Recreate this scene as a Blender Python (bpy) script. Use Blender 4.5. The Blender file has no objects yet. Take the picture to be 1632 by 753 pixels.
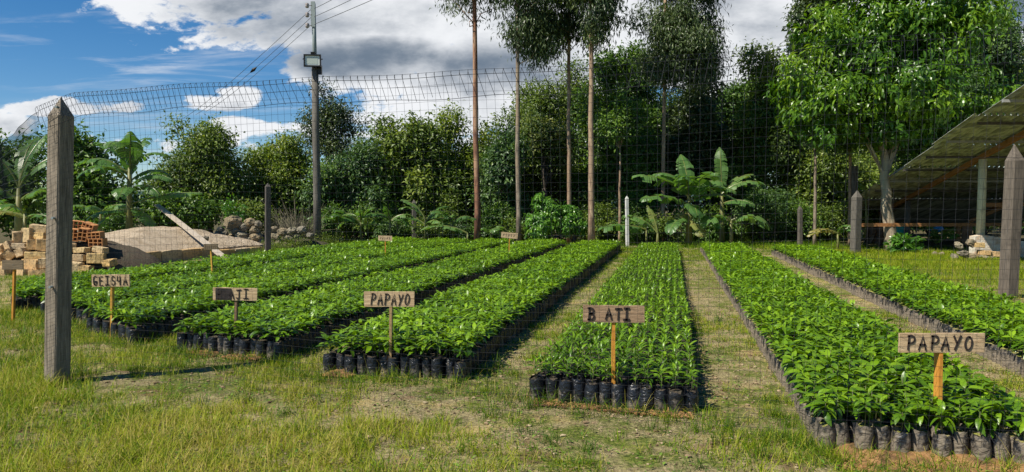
import bpy, bmesh, math, random
import numpy as np
from mathutils import Vector, Matrix, Euler
random.seed(7); rng = np.random.default_rng(7)
SC = bpy.context.scene; COL = SC.collection
# ------------------------------------------------------------------ camera, world, sun, exposure
F = 1200.0; CAMZ = 1.6; PITCH = math.atan(46.5/F)
cam_d = bpy.data.cameras.new('camera'); cam = bpy.data.objects.new('camera', cam_d); COL.objects.link(cam)
cam_d.sensor_width = 36; cam_d.lens = 36*F/1632; cam_d.clip_start = .05; cam_d.clip_end = 20000
cam.location = (0, 0, CAMZ); cam.rotation_euler = (math.pi/2-PITCH, 0, 0)
SC.camera = cam
SUN_AZ, SUN_EL = math.radians(211), math.radians(51)
sd = Vector((math.cos(SUN_AZ)*math.cos(SUN_EL), math.sin(SUN_AZ)*math.cos(SUN_EL), math.sin(SUN_EL)))
sun_d = bpy.data.lights.new('sun', 'SUN'); sun = bpy.data.objects.new('sun', sun_d); COL.objects.link(sun)
sun_d.energy = 5.0; sun_d.angle = math.radians(.5); sun_d.color = (1, .94, .82)
sun.rotation_euler = sd.to_track_quat('Z', 'Y').to_euler(); sun.location = (-20, -20, 40)
SC.view_settings.view_transform = 'Standard'; SC.view_settings.look = 'None'
SC.view_settings.exposure = 0.5; SC.view_settings.gamma = 1; SC.view_settings.use_curve_mapping = False
SC.render.engine = 'CYCLES'
SC.cycles.max_bounces = 6; SC.cycles.diffuse_bounces = 3; SC.cycles.glossy_bounces = 2; SC.cycles.transmission_bounces = 3

class NT:                                   # tiny node-expression helper
    def __init__(s, tree): s.t = tree
    def n(s, typ, **kw):
        nd = s.t.nodes.new(typ)
        for k, v in kw.items(): setattr(nd, k, v)
        return nd
    def set(s, sock, v):
        if v is None: return
        if hasattr(v, 'is_output'): s.t.links.new(v, sock)
        else: sock.default_value = v
    def m(s, op, a, b=None, c=None, clamp=False):
        nd = s.n('ShaderNodeMath', operation=op, use_clamp=clamp)
        s.set(nd.inputs[0], a); s.set(nd.inputs[1], b); s.set(nd.inputs[2], c)
        return nd.outputs[0]
    def ss(s, v, lo, hi, a=0., b=1.):
        nd = s.n('ShaderNodeMapRange', interpolation_type='SMOOTHSTEP')
        s.set(nd.inputs[0], v); s.set(nd.inputs[1], lo); s.set(nd.inputs[2], hi); s.set(nd.inputs[3], a); s.set(nd.inputs[4], b)
        return nd.outputs[0]
    def noise(s, vec, scale, detail=4, rough=.5, dist=0., col=False):
        nd = s.n('ShaderNodeTexNoise'); s.set(nd.inputs['Vector'], vec)
        nd.inputs['Scale'].default_value = scale; nd.inputs['Detail'].default_value = detail
        nd.inputs['Roughness'].default_value = rough; nd.inputs['Distortion'].default_value = dist
        return nd.outputs[1 if col else 0]
    def mix(s, f, a, b, blend='MIX'):
        nd = s.n('ShaderNodeMix', data_type='RGBA', blend_type=blend)
        s.set(nd.inputs[0], f); s.set(nd.inputs[6], c4(a)); s.set(nd.inputs[7], c4(b)); return nd.outputs[2]
    def mapping(s, vec, scale=(1, 1, 1), loc=(0, 0, 0), rot=(0, 0, 0)):
        nd = s.n('ShaderNodeMapping'); s.set(nd.inputs[0], vec)
        nd.inputs['Scale'].default_value = scale; nd.inputs['Location'].default_value = loc; nd.inputs['Rotation'].default_value = rot
        return nd.outputs[0]
    def xyz(s, x, y, z=0.):
        nd = s.n('ShaderNodeCombineXYZ'); s.set(nd.inputs[0], x); s.set(nd.inputs[1], y); s.set(nd.inputs[2], z); return nd.outputs[0]
def c4(c):
    if isinstance(c, (tuple, list)) and len(c) == 3: return (*c, 1)
    return c

w = bpy.data.worlds.new('World'); SC.world = w; w.use_nodes = True
wt = w.node_tree; wt.nodes.clear(); N = NT(wt)
sky = N.n('ShaderNodeTexSky', sky_type='NISHITA', sun_disc=False, sun_elevation=SUN_EL, sun_rotation=(math.pi/2-SUN_AZ) % (2*math.pi))
sky.air_density = 1.0; sky.dust_density = .3; sky.ozone_density = 3.0; sky.altitude = 1600
hs = N.n('ShaderNodeHueSaturation'); hs.inputs['Saturation'].default_value = 1.34; hs.inputs['Value'].default_value = 1.0
wt.links.new(sky.outputs[0], hs.inputs['Color'])
bg_sky = N.n('ShaderNodeBackground'); bg_sky.inputs[1].default_value = .075; wt.links.new(hs.outputs[0], bg_sky.inputs[0])
tc = N.n('ShaderNodeTexCoord'); sx = N.n('ShaderNodeSeparateXYZ'); wt.links.new(tc.outputs['Generated'], sx.inputs[0])
X, Y, Z = sx.outputs
Yc = N.m('MAXIMUM', Y, .08)
A = N.m('DIVIDE', X, Yc); B = N.m('DIVIDE', Z, Yc)      # bearing and height of a sky direction, in tangents
vec = N.xyz(A, N.m('MULTIPLY', B, 2.0), 0.)
warp = N.noise(vec, 5.5, 6, .6, .4)
warp2 = N.noise(N.mapping(vec, loc=(5, 3, 1)), 15.0, 6, .62)
def ell(px, py, rx, ry, k=1.):                 # soft ellipse round a sky direction
    a0, b0 = (px-816)/F, (330-py)/F
    dx = N.m('DIVIDE', N.m('SUBTRACT', A, a0), rx/F); dy = N.m('DIVIDE', N.m('SUBTRACT', B, b0), ry/F)
    d = N.m('ADD', N.m('MULTIPLY', dx, dx), N.m('MULTIPLY', dy, dy))
    return N.m('MULTIPLY', N.m('SUBTRACT', 1., d), k)
def mx(l):
    r = l[0]
    for q in l[1:]: r = N.m('MAXIMUM', r, q)
    return r
big = mx([ell(640, 0, 290, 150, 1.8), ell(420, -40, 300, 120, 1.6), ell(1000, 0, 420, 230, 2.), ell(760, 120, 320, 90, 1.6), ell(560, 105, 120, 50, 1.6), ell(680, 190, 150, 46, 1.3),
          ell(385, 150, 38, 14, .7), ell(350, 166, 58, 12, .8), ell(-5, 205, 60, 26), ell(250, 228, 170, 16, .4), ell(930, 220, 350, 90), ell(1350, 100, 260, 180), ell(1700, 20, 240, 110), ell(1620, 150, 200, 70), ell(60, 170, 130, 12, .45), ell(420, 205, 150, 14, .55)])
big = N.m('MINIMUM', N.m('MAXIMUM', big, -1.3), 1.3)
bumps = N.m('ADD', N.m('MULTIPLY', N.m('SUBTRACT', warp, .5), 4.6), N.m('MULTIPLY', N.m('SUBTRACT', warp2, .5), 4.0))
dens = N.m('ADD', big, bumps)
front = N.ss(Y, .05, .25)
back = N.m('SUBTRACT', N.noise(tc.outputs['Generated'], 2.2, 6, .6), .72)
dens = N.m('ADD', N.m('MULTIPLY', dens, front), N.m('MULTIPLY', N.m('MULTIPLY', back, 6.), N.m('SUBTRACT', 1., front)))
alpha = N.ss(dens, -.05, .55)
wisp = N.noise(N.mapping(vec, scale=(1.6, 7, 1), rot=(0, 0, -.22)), 2.6, 7, .62, .6)
wa = N.m('MULTIPLY', N.ss(wisp, .48, .74), N.ss(ell(240, 85, 330, 75), -.3, .8))
wa2 = N.m('MULTIPLY', N.ss(N.noise(N.mapping(vec, scale=(.8, 7, 1), loc=(2, 7, 0)), 2.4, 6, .6), .45, .7), N.ss(ell(330, 215, 600, 60), -.3, .7))
wa = N.m('MULTIPLY', N.m('MAXIMUM', wa, N.m('MULTIPLY', wa2, 1.3)), .5)
belly = mx([ell(600, 100, 190, 42), ell(800, 110, 190, 50, .9), ell(420, 30, 200, 50, .55), ell(640, 20, 180, 40, .3), ell(1640, 10, 90, 90, 1.1), ell(1210, 60, 70, 50, .3), ell(380, 178, 60, 14, .4)])
shade = N.m('ADD', N.m('MULTIPLY', N.m('MAXIMUM', belly, 0.), .80), N.m('MULTIPLY', N.m('SUBTRACT', N.noise(N.mapping(vec, loc=(.05, .09, 0)), 5., 6, .58), .5), 2.0))
shade = N.m('ADD', shade, N.m('MULTIPLY', N.ss(dens, .5, 2.2), .22))
ccol = N.mix(N.ss(shade, -.12, 1.0), (.95, .97, 1.0), (.17, .225, .30))
bg_c = N.n('ShaderNodeBackground'); bg_c.inputs[1].default_value = .67; wt.links.new(ccol, bg_c.inputs[0])
ms = N.n('ShaderNodeMixShader'); wt.links.new(N.m('MAXIMUM', alpha, wa), ms.inputs[0])
wt.links.new(bg_sky.outputs[0], ms.inputs[1]); wt.links.new(bg_c.outputs[0], ms.inputs[2])
wo = N.n('ShaderNodeOutputWorld'); wt.links.new(ms.outputs[0], wo.inputs[0])

# ------------------------------------------------------------------ helpers
CP, SP = math.cos(PITCH), math.sin(PITCH)
def ray(px, py):
    a, b = (px-816)/F, (376.5-py)/F
    return Vector((a, CP+b*SP, -SP+b*CP))
def at(px, py, Yd):                       # world point seen at a photo pixel, Yd metres ahead
    r = ray(px, py); return Vector((0, 0, CAMZ)) + r*(Yd/r.y)
def gnd(px, py, z=0.):
    r = ray(px, py); return Vector((0, 0, CAMZ)) + r*((z-CAMZ)/r.z)
def proj(P):                              # numpy (n,3) -> px, py
    d = P-np.array([0, 0, CAMZ]); zc = d[:, 1]*CP-d[:, 2]*SP; yc = d[:, 1]*SP+d[:, 2]*CP
    return 816+F*d[:, 0]/zc, 376.5-F*yc/zc
def tag(o, label=None, cat=None, group=None, kind=None):
    if label: o['label'] = label
    if cat: o['category'] = cat
    if group: o['group'] = group
    if kind: o['kind'] = kind
    return o
def thing(name, label, cat, loc=(0, 0, 0), group=None, rz=0):
    o = bpy.data.objects.new(name, None); COL.objects.link(o); o.location = loc; o.rotation_euler = (0, 0, rz)
    o.empty_display_size = .1
    return tag(o, label, cat, group)
def norm(v): return v/np.maximum(np.linalg.norm(v, axis=-1, keepdims=True), 1e-9)
def vnoise(x, y, seed=0):
    x = np.asarray(x, float); y = np.asarray(y, float)
    xi, yi = np.floor(x).astype(np.int64), np.floor(y).astype(np.int64); fx, fy = x-xi, y-yi
    fx = fx*fx*(3-2*fx); fy = fy*fy*(3-2*fy)
    def h(a, b):
        n = (a*374761393+b*668265263+seed*1442695041) & 0x7fffffff
        n = ((n ^ (n >> 13))*1274126177) & 0x7fffffff
        return ((n ^ (n >> 16)) & 0xffff)/65535.
    return (h(xi, yi)*(1-fx)+h(xi+1, yi)*fx)*(1-fy)+(h(xi, yi+1)*(1-fx)+h(xi+1, yi+1)*fx)*fy
def fbm(x, y, seed=0, o=4):
    s = 0; a = .5; t = 0
    for i in range(o): s = s+a*vnoise(x*2**i, y*2**i, seed+i*17); t += a; a *= .5
    return s/t

class MB:                                 # collects geometry, links it as ONE mesh object
    def __init__(s): s.V = []; s.Fq = []; s.Ft = []; s.A = []; s.n = 0
    def add(s, v, quads=None, tris=None, attr=0., mi=0):
        v = np.asarray(v, np.float32).reshape(-1, 3); k = len(v)
        s.V.append(v); s.A.append(np.broadcast_to(np.asarray(attr, np.float32), (k,)))
        if quads is not None and len(quads): q = np.asarray(quads, np.int64)+s.n; s.Fq.append((q, np.broadcast_to(mi, (len(q),))))
        if tris is not None and len(tris): t = np.asarray(tris, np.int64)+s.n; s.Ft.append((t, np.broadcast_to(mi, (len(t),))))
        s.n += k
    def inst(s, tpl, pos, yd, up, scale, attr=0., mi=0, wid=None):
        """copies of a template (verts, quads, tris): local y along yd, z near up"""
        tv, tq, tt = tpl; n = len(pos)
        yd = norm(np.asarray(yd, float)); xd = norm(np.cross(yd, up)); zd = np.cross(xd, yd)
        sc = np.broadcast_to(np.asarray(scale, float), (n,)); wd = sc if wid is None else np.broadcast_to(wid, (n,))
        P = (tv[None, :, 0, None]*xd[:, None]*wd[:, None, None] + tv[None, :, 1, None]*yd[:, None]*sc[:, None, None] + tv[None, :, 2, None]*zd[:, None]*sc[:, None, None]) + np.asarray(pos)[:, None]
        off = (np.arange(n)*len(tv))[:, None, None]
        q = (off+np.asarray(tq)[None]).reshape(-1, 4) if len(tq) else None
        t = (off+np.asarray(tt)[None]).reshape(-1, 3) if len(tt) else None
        s.add(P.reshape(-1, 3), q, t, np.repeat(np.broadcast_to(attr, (n,)), len(tv)), mi)
    def box(s, c, size, rot=None, attr=0., mi=0, jit=0.):
        v = np.array([(x, y, z) for x in (-.5, .5) for y in (-.5, .5) for z in (-.5, .5)])*np.array(size)
        if jit: v = v+rng.uniform(-jit, jit, v.shape)
        if rot is not None: v = v@np.array(Euler(rot).to_matrix()).T
        s.add(v+np.array(c), [(0, 1, 3, 2), (4, 6, 7, 5), (0, 4, 5, 1), (2, 3, 7, 6), (0, 2, 6, 4), (1, 5, 7, 3)], None, attr, mi)
    def beam(s, a, b, wx, wy, attr=0., mi=0):      # square bar from a to b
        a, b = Vector(a), Vector(b); d = (b-a); L = d.length; q = d.to_track_quat('Z', 'Y')
        v = []
        for z in (0, L):
            for x, y in ((-wx/2, -wy/2), (wx/2, -wy/2), (wx/2, wy/2), (-wx/2, wy/2)): v.append(a+q@Vector((x, y, z)))
        s.add([tuple(p) for p in v], [(0, 3, 2, 1), (4, 5, 6, 7), (0, 1, 5, 4), (1, 2, 6, 5), (2, 3, 7, 6), (3, 0, 4, 7)], None, attr, mi)
    def tube(s, pts, r, seg=8, attr=0., mi=0, cap=True, rough=0.):
        P = np.array([tuple(p) for p in pts], float); n = len(P); r = np.broadcast_to(np.asarray(r, float), (n,))
        T = norm(np.gradient(P, axis=0)); ref = np.array([0, 0, 1.]) if abs(T[0, 2]) < .9 else np.array([1., 0, 0])
        U = norm(np.cross(T, ref)); W = np.cross(T, U); a = np.arange(seg)*2*math.pi/seg
        rr = r[:, None]*(1+rough*rng.uniform(-1, 1, (n, seg)))
        v = P[:, None]+(U[:, None]*np.cos(a)[None, :, None]+W[:, None]*np.sin(a)[None, :, None])*rr[..., None]
        i = np.arange(n-1)[:, None]*seg; j = np.arange(seg)[None]; k = (j+1) % seg
        q = np.stack([i+j, i+k, i+seg+k, i+seg+j], -1).reshape(-1, 4)
        v = v.reshape(-1, 3); tr = None
        if cap:
            v = np.vstack([v, P[0], P[-1]]); jj = np.arange(seg); kk = (jj+1) % seg
            tr = np.vstack([np.stack([kk, jj, np.full(seg, n*seg)], -1), np.stack([(n-1)*seg+jj, (n-1)*seg+kk, np.full(seg, n*seg+1)], -1)])
        s.add(v, q, tr, attr, mi)
    def mesh(s, name, mats, smooth=False):
        me = bpy.data.meshes.new(name); V = np.concatenate(s.V); me.vertices.add(len(V)); me.vertices.foreach_set('co', V.ravel())
        q = np.concatenate([a for a, _ in s.Fq]) if s.Fq else np.zeros((0, 4), int); t = np.concatenate([a for a, _ in s.Ft]) if s.Ft else np.zeros((0, 3), int)
        mi = np.concatenate([b for _, b in s.Fq]+[b for _, b in s.Ft]).astype(np.int32)
        loops = np.concatenate([q.ravel(), t.ravel()]).astype(np.int32); me.loops.add(len(loops)); me.loops.foreach_set('vertex_index', loops)
        me.polygons.add(len(q)+len(t)); st = np.concatenate([np.arange(len(q))*4, len(q)*4+np.arange(len(t))*3]).astype(np.int32)
        me.polygons.foreach_set('loop_start', st); me.polygons.foreach_set('material_index', mi)
        me.polygons.foreach_set('use_smooth', np.full(len(st), smooth))
        at_ = me.attributes.new('var', 'FLOAT', 'POINT'); at_.data.foreach_set('value', np.concatenate(s.A).astype(np.float32))
        me.update(calc_edges=True); me.validate()
        for m_ in (mats if isinstance(mats, (list, tuple)) else [mats]): me.materials.append(m_)
        return me
    def build(s, name, mats, parent=None, smooth=False, loc=None):
        me = s.mesh(name, mats, smooth); o = bpy.data.objects.new(name, me); COL.objects.link(o)
        if parent: o.parent = parent
        if loc is not None: o.location = loc
        return o
def local(mb, origin):                    # shift collected geometry so that it is local to origin
    o = np.array(tuple(origin), np.float32); mb.V = [v-o for v in mb.V]; return mb

# ------------------------------------------------------------------ materials
def mat(name, fn, rough=.8, spec=.3, transl=None, bump=None):
    m = bpy.data.materials.new(name); m.use_nodes = True; t = m.node_tree; t.nodes.clear(); n = NT(t)
    p = n.n('ShaderNodeBsdfPrincipled'); o = n.n('ShaderNodeOutputMaterial')
    tcn = n.n('ShaderNodeTexCoord'); obj = tcn.outputs['Object']; gen = tcn.outputs['Generated']
    at_ = n.n('ShaderNodeAttribute', attribute_name='var'); var = at_.outputs['Fac']
    geo = n.n('ShaderNodeNewGeometry'); pos = geo.outputs['Position']
    r = fn(n, dict(obj=obj, gen=gen, var=var, pos=pos, rnd=n.n('ShaderNodeObjectInfo').outputs['Random'], back=geo.outputs['Backfacing']))
    col, ro, h = (list(r)+[None, None])[:3] if isinstance(r, (list, tuple)) and not isinstance(r[0], float) else (r, None, None)
    n.set(p.inputs['Base Color'], c4(col)); n.set(p.inputs['Roughness'], ro if ro is not None else rough)
    p.inputs['Specular IOR Level'].default_value = spec
    if h is not None:
        b = n.n('ShaderNodeBump'); b.inputs['Strength'].default_value = bump[0]; b.inputs['Distance'].default_value = bump[1]
        n.set(b.inputs['Height'], h); t.links.new(b.outputs[0], p.inputs['Normal'])
    out = p.outputs[0]
    if transl:
        tr = n.n('ShaderNodeBsdfTranslucent'); n.set(tr.inputs[0], n.mix(1., col, transl[1], 'MULTIPLY')); mixn = n.n('ShaderNodeMixShader'); mixn.inputs[0].default_value = transl[0]
        t.links.new(out, mixn.inputs[1]); t.links.new(tr.outputs[0], mixn.inputs[2]); out = mixn.outputs[0]
    t.links.new(out, o.inputs[0]); return m
def ramp(n, f, cols):
    nd = n.n('ShaderNodeValToRGB'); n.set(nd.inputs[0], f); e = nd.color_ramp.elements
    while len(e) < len(cols): e.new(.5)
    for i, c in enumerate(cols): e[i].position = i/(len(cols)-1); e[i].color = c4(c)
    return nd.outputs[0]
def leafmat(name, cols, rough=.35, spec=.5, tr=.3, tcol=(1.6, 1.7, .6)):
    return mat(name, lambda n, g: (ramp(n, g['var'], cols),), rough, spec, (tr, tcol))
M = {}
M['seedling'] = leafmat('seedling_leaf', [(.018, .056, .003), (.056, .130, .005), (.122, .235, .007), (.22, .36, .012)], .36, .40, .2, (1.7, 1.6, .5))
M['stemgreen'] = mat('green_stem', lambda n, g: (.16, .17, .07, 1.), .6)
M['olive'] = leafmat('olive_foliage', [(0.0378, 0.0675, 0.0121), (0.0878, 0.1418, 0.0216), (0.162, 0.2228, 0.0324), (0.2565, 0.297, 0.054)], .42, .35, .28)
M['deep'] = leafmat('deep_green_foliage', [(0.0252, 0.063, 0.0126), (0.0588, 0.126, 0.0196), (0.119, 0.21, 0.028), (0.196, 0.28, 0.042)], .42, .35, .28)
M['yellow'] = leafmat('yellow_green_foliage', [(0.0438, 0.0813, 0.0112), (0.1063, 0.1625, 0.0187), (0.2, 0.2625, 0.0312), (0.325, 0.35, 0.0625)], .42, .35, .3)
M['pale'] = leafmat('pale_flowering_foliage', [(0.036, 0.072, 0.0144), (0.072, 0.12, 0.024), (0.192, 0.216, 0.06), (0.384, 0.384, 0.156)], .5, .3, .25)
M['bluegreen'] = leafmat('blue_green_foliage', [(0.0252, 0.0588, 0.0196), (0.0588, 0.119, 0.0364), (0.112, 0.189, 0.049), (0.196, 0.28, 0.07)], .42, .35, .28)
M['euc'] = leafmat('eucalyptus_leaf', [(0.0208, 0.039, 0.0143), (0.0442, 0.0754, 0.026), (0.0845, 0.1235, 0.039), (0.156, 0.195, 0.065)], .38, .4, .22)
M['bright'] = leafmat('bright_glossy_leaf', [(.025, .075, .006), (.06, .145, .009), (.12, .23, .012), (.20, .32, .02)], .33, .45, .34, (1.7, 1.6, .4))
M['shrub'] = leafmat('coffee_shrub_leaf', [(.03, .10, .012), (.07, .18, .02), (.12, .26, .03), (.2, .36, .04)], .32, .5, .3)
M['grass'] = leafmat('grass_blade', [(.022, .065, .004), (.058, .14, .006), (.15, .235, .007), (.29, .33, .014), (.44, .35, .11)], .55, .15, .3, (1.3, 1.3, .6))
M['weed'] = leafmat('weed_leaf', [(.04, .11, .015), (.08, .19, .02), (.14, .28, .03), (.22, .34, .05)], .42, .4, .3)
M['banana'] = mat('banana_leaf', lambda n, g: (n.mix(n.m('MULTIPLY', n.noise(n.mapping(g['obj'], scale=(1, 1, 1)), 3., 3), .4), ramp(n, g['var'], [(.035, .11, .028), (.08, .19, .045), (.16, .29, .075), (.36, .30, .10)]), (.09, .14, .04)), .36), .36, .5, (.4, (1.6, 1.6, .5)))
M['banana_stem'] = mat('banana_stem', lambda n, g: (n.mix(n.noise(n.mapping(g['obj'], scale=(6, 6, 1)), 3., 3), (.16, .22, .06), (.16, .10, .04)),), .5)
M['twig'] = mat('dry_twigs', lambda n, g: (ramp(n, g['var'], [(.10, .085, .06), (.20, .17, .12), (.12, .13, .06)]),), .9)
def bark(name, c1, c2, c3=None):
    def fn(n, g):
        s = n.noise(n.mapping(g['obj'], scale=(1, 1, .22)), 9., 6, .65); b = n.mix(n.ss(s, .35, .62), c1, c2)
        if c3: b = n.mix(n.ss(n.noise(n.mapping(g['obj'], scale=(1, 1, .3)), 2.2, 4), .5, .6), b, c3)
        return b, None, s
    return mat(name, fn, .85, .2, None, (.6, .03))
M['bark_red'] = bark('red_brown_bark', (.30, .15, .09), (.13, .065, .045), (.36, .22, .14))
M['bark_grey'] = bark('grey_bark', (.33, .27, .20), (.14, .11, .085), (.25, .19, .13))
M['bark_tan'] = bark('tan_bark', (.42, .31, .20), (.20, .13, .09), (.30, .21, .14))
M['bark_dark'] = bark('dark_bark', (.12, .10, .08), (.05, .042, .035))
M['bark_pale'] = bark('pale_lichen_bark', (.46, .38, .27), (.20, .16, .11), (.33, .29, .2))
def wood(name, c1, c2, sc=(14, 14, 1.0), knots=True, rough=.8):
    def fn(n, g):
        s = n.noise(n.mapping(g['obj'], scale=sc), 4., 7, .7, .3)
        b = n.mix(n.ss(s, .3, .7), c1, c2)
        b = n.mix(n.m('MULTIPLY', n.ss(n.noise(g['obj'], 5., 3), .55, .72), .5), b, tuple(q*.5 for q in c2))
        return b, None, s
    return mat(name, fn, rough, .25, None, (.5, .01))
M['post'] = wood('weathered_post_wood', (.30, .25, .19), (.105, .09, .068))
M['post_grey'] = wood('grey_post_wood', (.155, .14, .115), (.075, .066, .056))
M['post_brown'] = wood('brown_grey_post_wood', (.17, .14, .11), (.08, .066, .052))
M['post_dark'] = wood('dark_post_wood', (.12, .105, .09), (.05, .045, .04))
M['post_white'] = wood('white_painted_wood', (.72, .71, .68), (.42, .41, .39))
M['board'] = wood('sign_board_wood', (.62, .46, .28), (.40, .27, .15), (1.6, 14, 14))
M['board_red'] = wood('reddish_sign_board_wood', (.46, .31, .19), (.27, .17, .10), (1.6, 14, 14))
M['board_dark'] = wood('weathered_sign_board_wood', (.24, .18, .11), (.11, .085, .055), (1.6, 14, 14))
M['stake'] = wood('orange_stake_wood', (.70, .34, .055), (.48, .19, .03))
M['stake_yellow'] = wood('yellow_stake_wood', (.78, .44, .08), (.55, .26, .05))
M['stake_tan'] = wood('tan_stake_wood', (.52, .35, .17), (.30, .19, .09))
M['stake_brown'] = wood('brown_stake_wood', (.33, .20, .12), (.18, .11, .07))
M['beam'] = wood('orange_beam_wood', (.42, .20, .075), (.20, .09, .035), (2, 14, 14))
M['pole'] = wood('utility_pole_wood', (.17, .155, .13), (.075, .068, .06), (9, 9, .6))
M['plank'] = wood('pale_plank_wood', (.52, .45, .36), (.34, .28, .21), (8, 8, 1))
M['logpost'] = wood('peeled_log_wood', (.76, .70, .46), (.55, .49, .30), (6, 6, .8))
M['ink'] = mat('marker_ink', lambda n, g: (.035, .025, .022, 1.), .8)
M['ink_soft'] = mat('faded_marker_ink', lambda n, g: (.14, .085, .055, 1.), .8)
M['paint_black'] = mat('black_paint', lambda n, g: (n.mix(n.ss(n.noise(g['obj'], 30., 4), .4, .75), (.018, .014, .014), (.06, .045, .04)),), .7)
M['net'] = mat('net_strand', lambda n, g: (.018, .019, .022, 1.), .5, .3)
M['wire'] = mat('steel_wire', lambda n, g: (.12, .12, .12, 1.), .5)
M['black'] = mat('black_enamel', lambda n, g: (.015, .015, .016, 1.), .4)
M['galv'] = mat('galvanised_metal', lambda n, g: (n.mix(n.noise(g['obj'], 8., 4), (.18, .22, .22), (.30, .34, .34)),), .5)
M['lampglass'] = mat('floodlight_glass', lambda n, g: (.62, .66, .62, 1.), .15, .6)
M['reflector'] = mat('floodlight_reflector', lambda n, g: (.42, .47, .43, 1.), .35, .5)
M['porcelain'] = mat('insulator_porcelain', lambda n, g: (.30, .26, .24, 1.), .25, .6)
def bagfn(dust):
    def fn(n, g):
        s = n.noise(n.mapping(g['pos'], scale=(1, 1, 1.5)), 15., 3, .5, 1.2)
        d = n.noise(n.mapping(g['pos'], scale=(1, 1, .6)), 13., 5, .65)
        sep = n.n('ShaderNodeSeparateXYZ'); n.set(sep.inputs[0], g['pos'])
        low = n.ss(sep.outputs[2], .0, .15, .16, 0.)
        f = n.ss(n.m('ADD', d, low), dust, dust+.2)
        b = n.mix(n.m('MULTIPLY', f, .85), (.013, .015, .020), (.22, .18, .13))
        ro = n.ss(f, 0., 1., .34, .8)
        return b, ro, s
    return fn
M['bag'] = mat('black_plastic_bag', bagfn(.57), .3, .5, None, (.8, .02))
M['bag_dusty'] = mat('dusty_black_plastic_bag', bagfn(.40), .3, .5, None, (.8, .02))
def soilfn(a, b, c, sc=40.):
    def fn(n, g):
        s = n.noise(g['pos'], sc, 6, .65); k = n.noise(g['pos'], sc*.25, 4)
        return n.mix(n.ss(k, .45, .62), n.mix(n.ss(s, .35, .65), a, b), c), None, s
    return fn
M['soil_dark'] = mat('dark_potting_soil', soilfn((.05, .04, .03), (.12, .095, .07), (.08, .07, .05)), .95, .1, None, (1., .02))
M['soil_moss'] = mat('mossy_potting_soil', soilfn((.20, .20, .05), (.38, .32, .16), (.26, .27, .05)), .95, .1, None, (1., .02))
M['soil_orange'] = mat('orange_earth', soilfn((.27, .14, .055), (.43, .25, .11), (.17, .10, .05), 30.), .95, .1, None, (1., .03))
M['clod'] = mat('soil_clod', lambda n, g: (ramp(n, g['var'], [(.10, .065, .04), (.20, .14, .08), (.30, .22, .13), (.40, .32, .2)]),), .95, .1)
def groundfn(n, g):
    p = g['pos']; a = n.noise(p, .55, 6, .6); b = n.noise(n.mapping(p, loc=(9, 4, 0)), 3.5, 6, .65); c = n.noise(p, 28., 5, .7)
    e = n.noise(n.mapping(p, loc=(3, 8, 0)), 1.3, 5, .6)
    soil = n.mix(n.ss(c, .3, .7), (.19, .15, .075), (.42, .35, .185))
    soil = n.mix(n.ss(e, .5, .68), soil, n.mix(n.ss(c, .35, .65), (.40, .29, .10), (.50, .40, .19)))
    gr = n.mix(n.ss(c, .35, .65), (.06, .09, .015), (.20, .22, .045))
    sep = n.n('ShaderNodeSeparateXYZ'); n.set(sep.inputs[0], p)
    f = n.ss(n.m('ADD', n.m('MULTIPLY', a, .5), n.m('MULTIPLY', b, .5)), .46, .58)
    near = n.mix(f, soil, gr)
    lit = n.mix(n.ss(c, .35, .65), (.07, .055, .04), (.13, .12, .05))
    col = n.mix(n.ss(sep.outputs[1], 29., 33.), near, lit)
    wet = n.ss(n.noise(n.mapping(p, loc=(1, 2, 0)), 2.1, 4), .60, .66)
    col = n.mix(n.m('MULTIPLY', wet, .6), col, (.19, .11, .065))
    return col, None, n.m('ADD', c, n.m('MULTIPLY', b, 1.5))
M['ground'] = mat('ground_soil_and_grass', groundfn, .95, .1, None, (1., .04))
M['hill'] = mat('forested_hill', lambda n, g: (n.mix(n.noise(g['pos'], .02, 6, .7), (.035, .07, .065), (.06, .10, .09)),), .95, .05)
M['sand'] = mat('sand', lambda n, g: (n.mix(n.ss(n.noise(g['pos'], 3., 6, .7), .3, .7), (.42, .325, .22), (.64, .52, .38)), None, n.noise(g['pos'], 14., 6, .7)), .95, .1, None, (1., .12))
def blockfn(n, g):
    s = n.noise(g['obj'], 14., 6, .7); base = ramp(n, g['rnd'], [(.55, .36, .15), (.62, .45, .21), (.45, .35, .23), (.60, .38, .16), (.40, .32, .22)])
    return n.mix(n.ss(s, .45, .72), base, (.16, .13, .09)), None, s
M['block'] = mat('adobe_block', blockfn, .95, .1, None, (.9, .03))
M['brick'] = mat('orange_clay_brick', lambda n, g: (n.mix(n.ss(n.noise(g['obj'], 16., 5, .7), .35, .7), (.58, .27, .10), (.36, .17, .08)),), .9, .15)
M['rock'] = mat('field_rock', lambda n, g: (n.mix(n.ss(n.noise(g['obj'], 6., 6, .7), .35, .7), ramp(n, g['rnd'], [(.27, .23, .17), (.35, .26, .15), (.21, .19, .16), (.38, .32, .22)]), (.14, .13, .09)), None, n.noise(g['obj'], 12., 6, .7)), .95, .15, None, (1., .05))
M['roof'] = mat('weathered_ridge_shaded_roof_sheet', lambda n, g: (n.mix(n.ss(n.noise(n.mapping(g['pos'], scale=(9, .35, 0), rot=(0, 0, .211)), 1.0, 3, .6), .42, .58), n.mix(n.noise(g['pos'], 1.2, 5), (.54, .57, .52), (.42, .45, .41)), (.22, .235, .21)),), .6, .3)  # weathered grey; dark streaks along the corrugations paint ridge shade into the colour
M['purlin'] = mat('grey_purlin', lambda n, g: (n.mix(n.noise(g['pos'], 6., 4), (.22, .22, .21), (.36, .36, .34)),), .7)
M['plaster'] = mat('pale_plaster_wall', lambda n, g: (n.mix(n.ss(n.noise(g['pos'], 3.5, 6, .7), .4, .65), (.64, .60, .50), (.50, .36, .24)), None, n.noise(g['pos'], 10., 5, .7)), .95, .1, None, (.8, .04))
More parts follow.
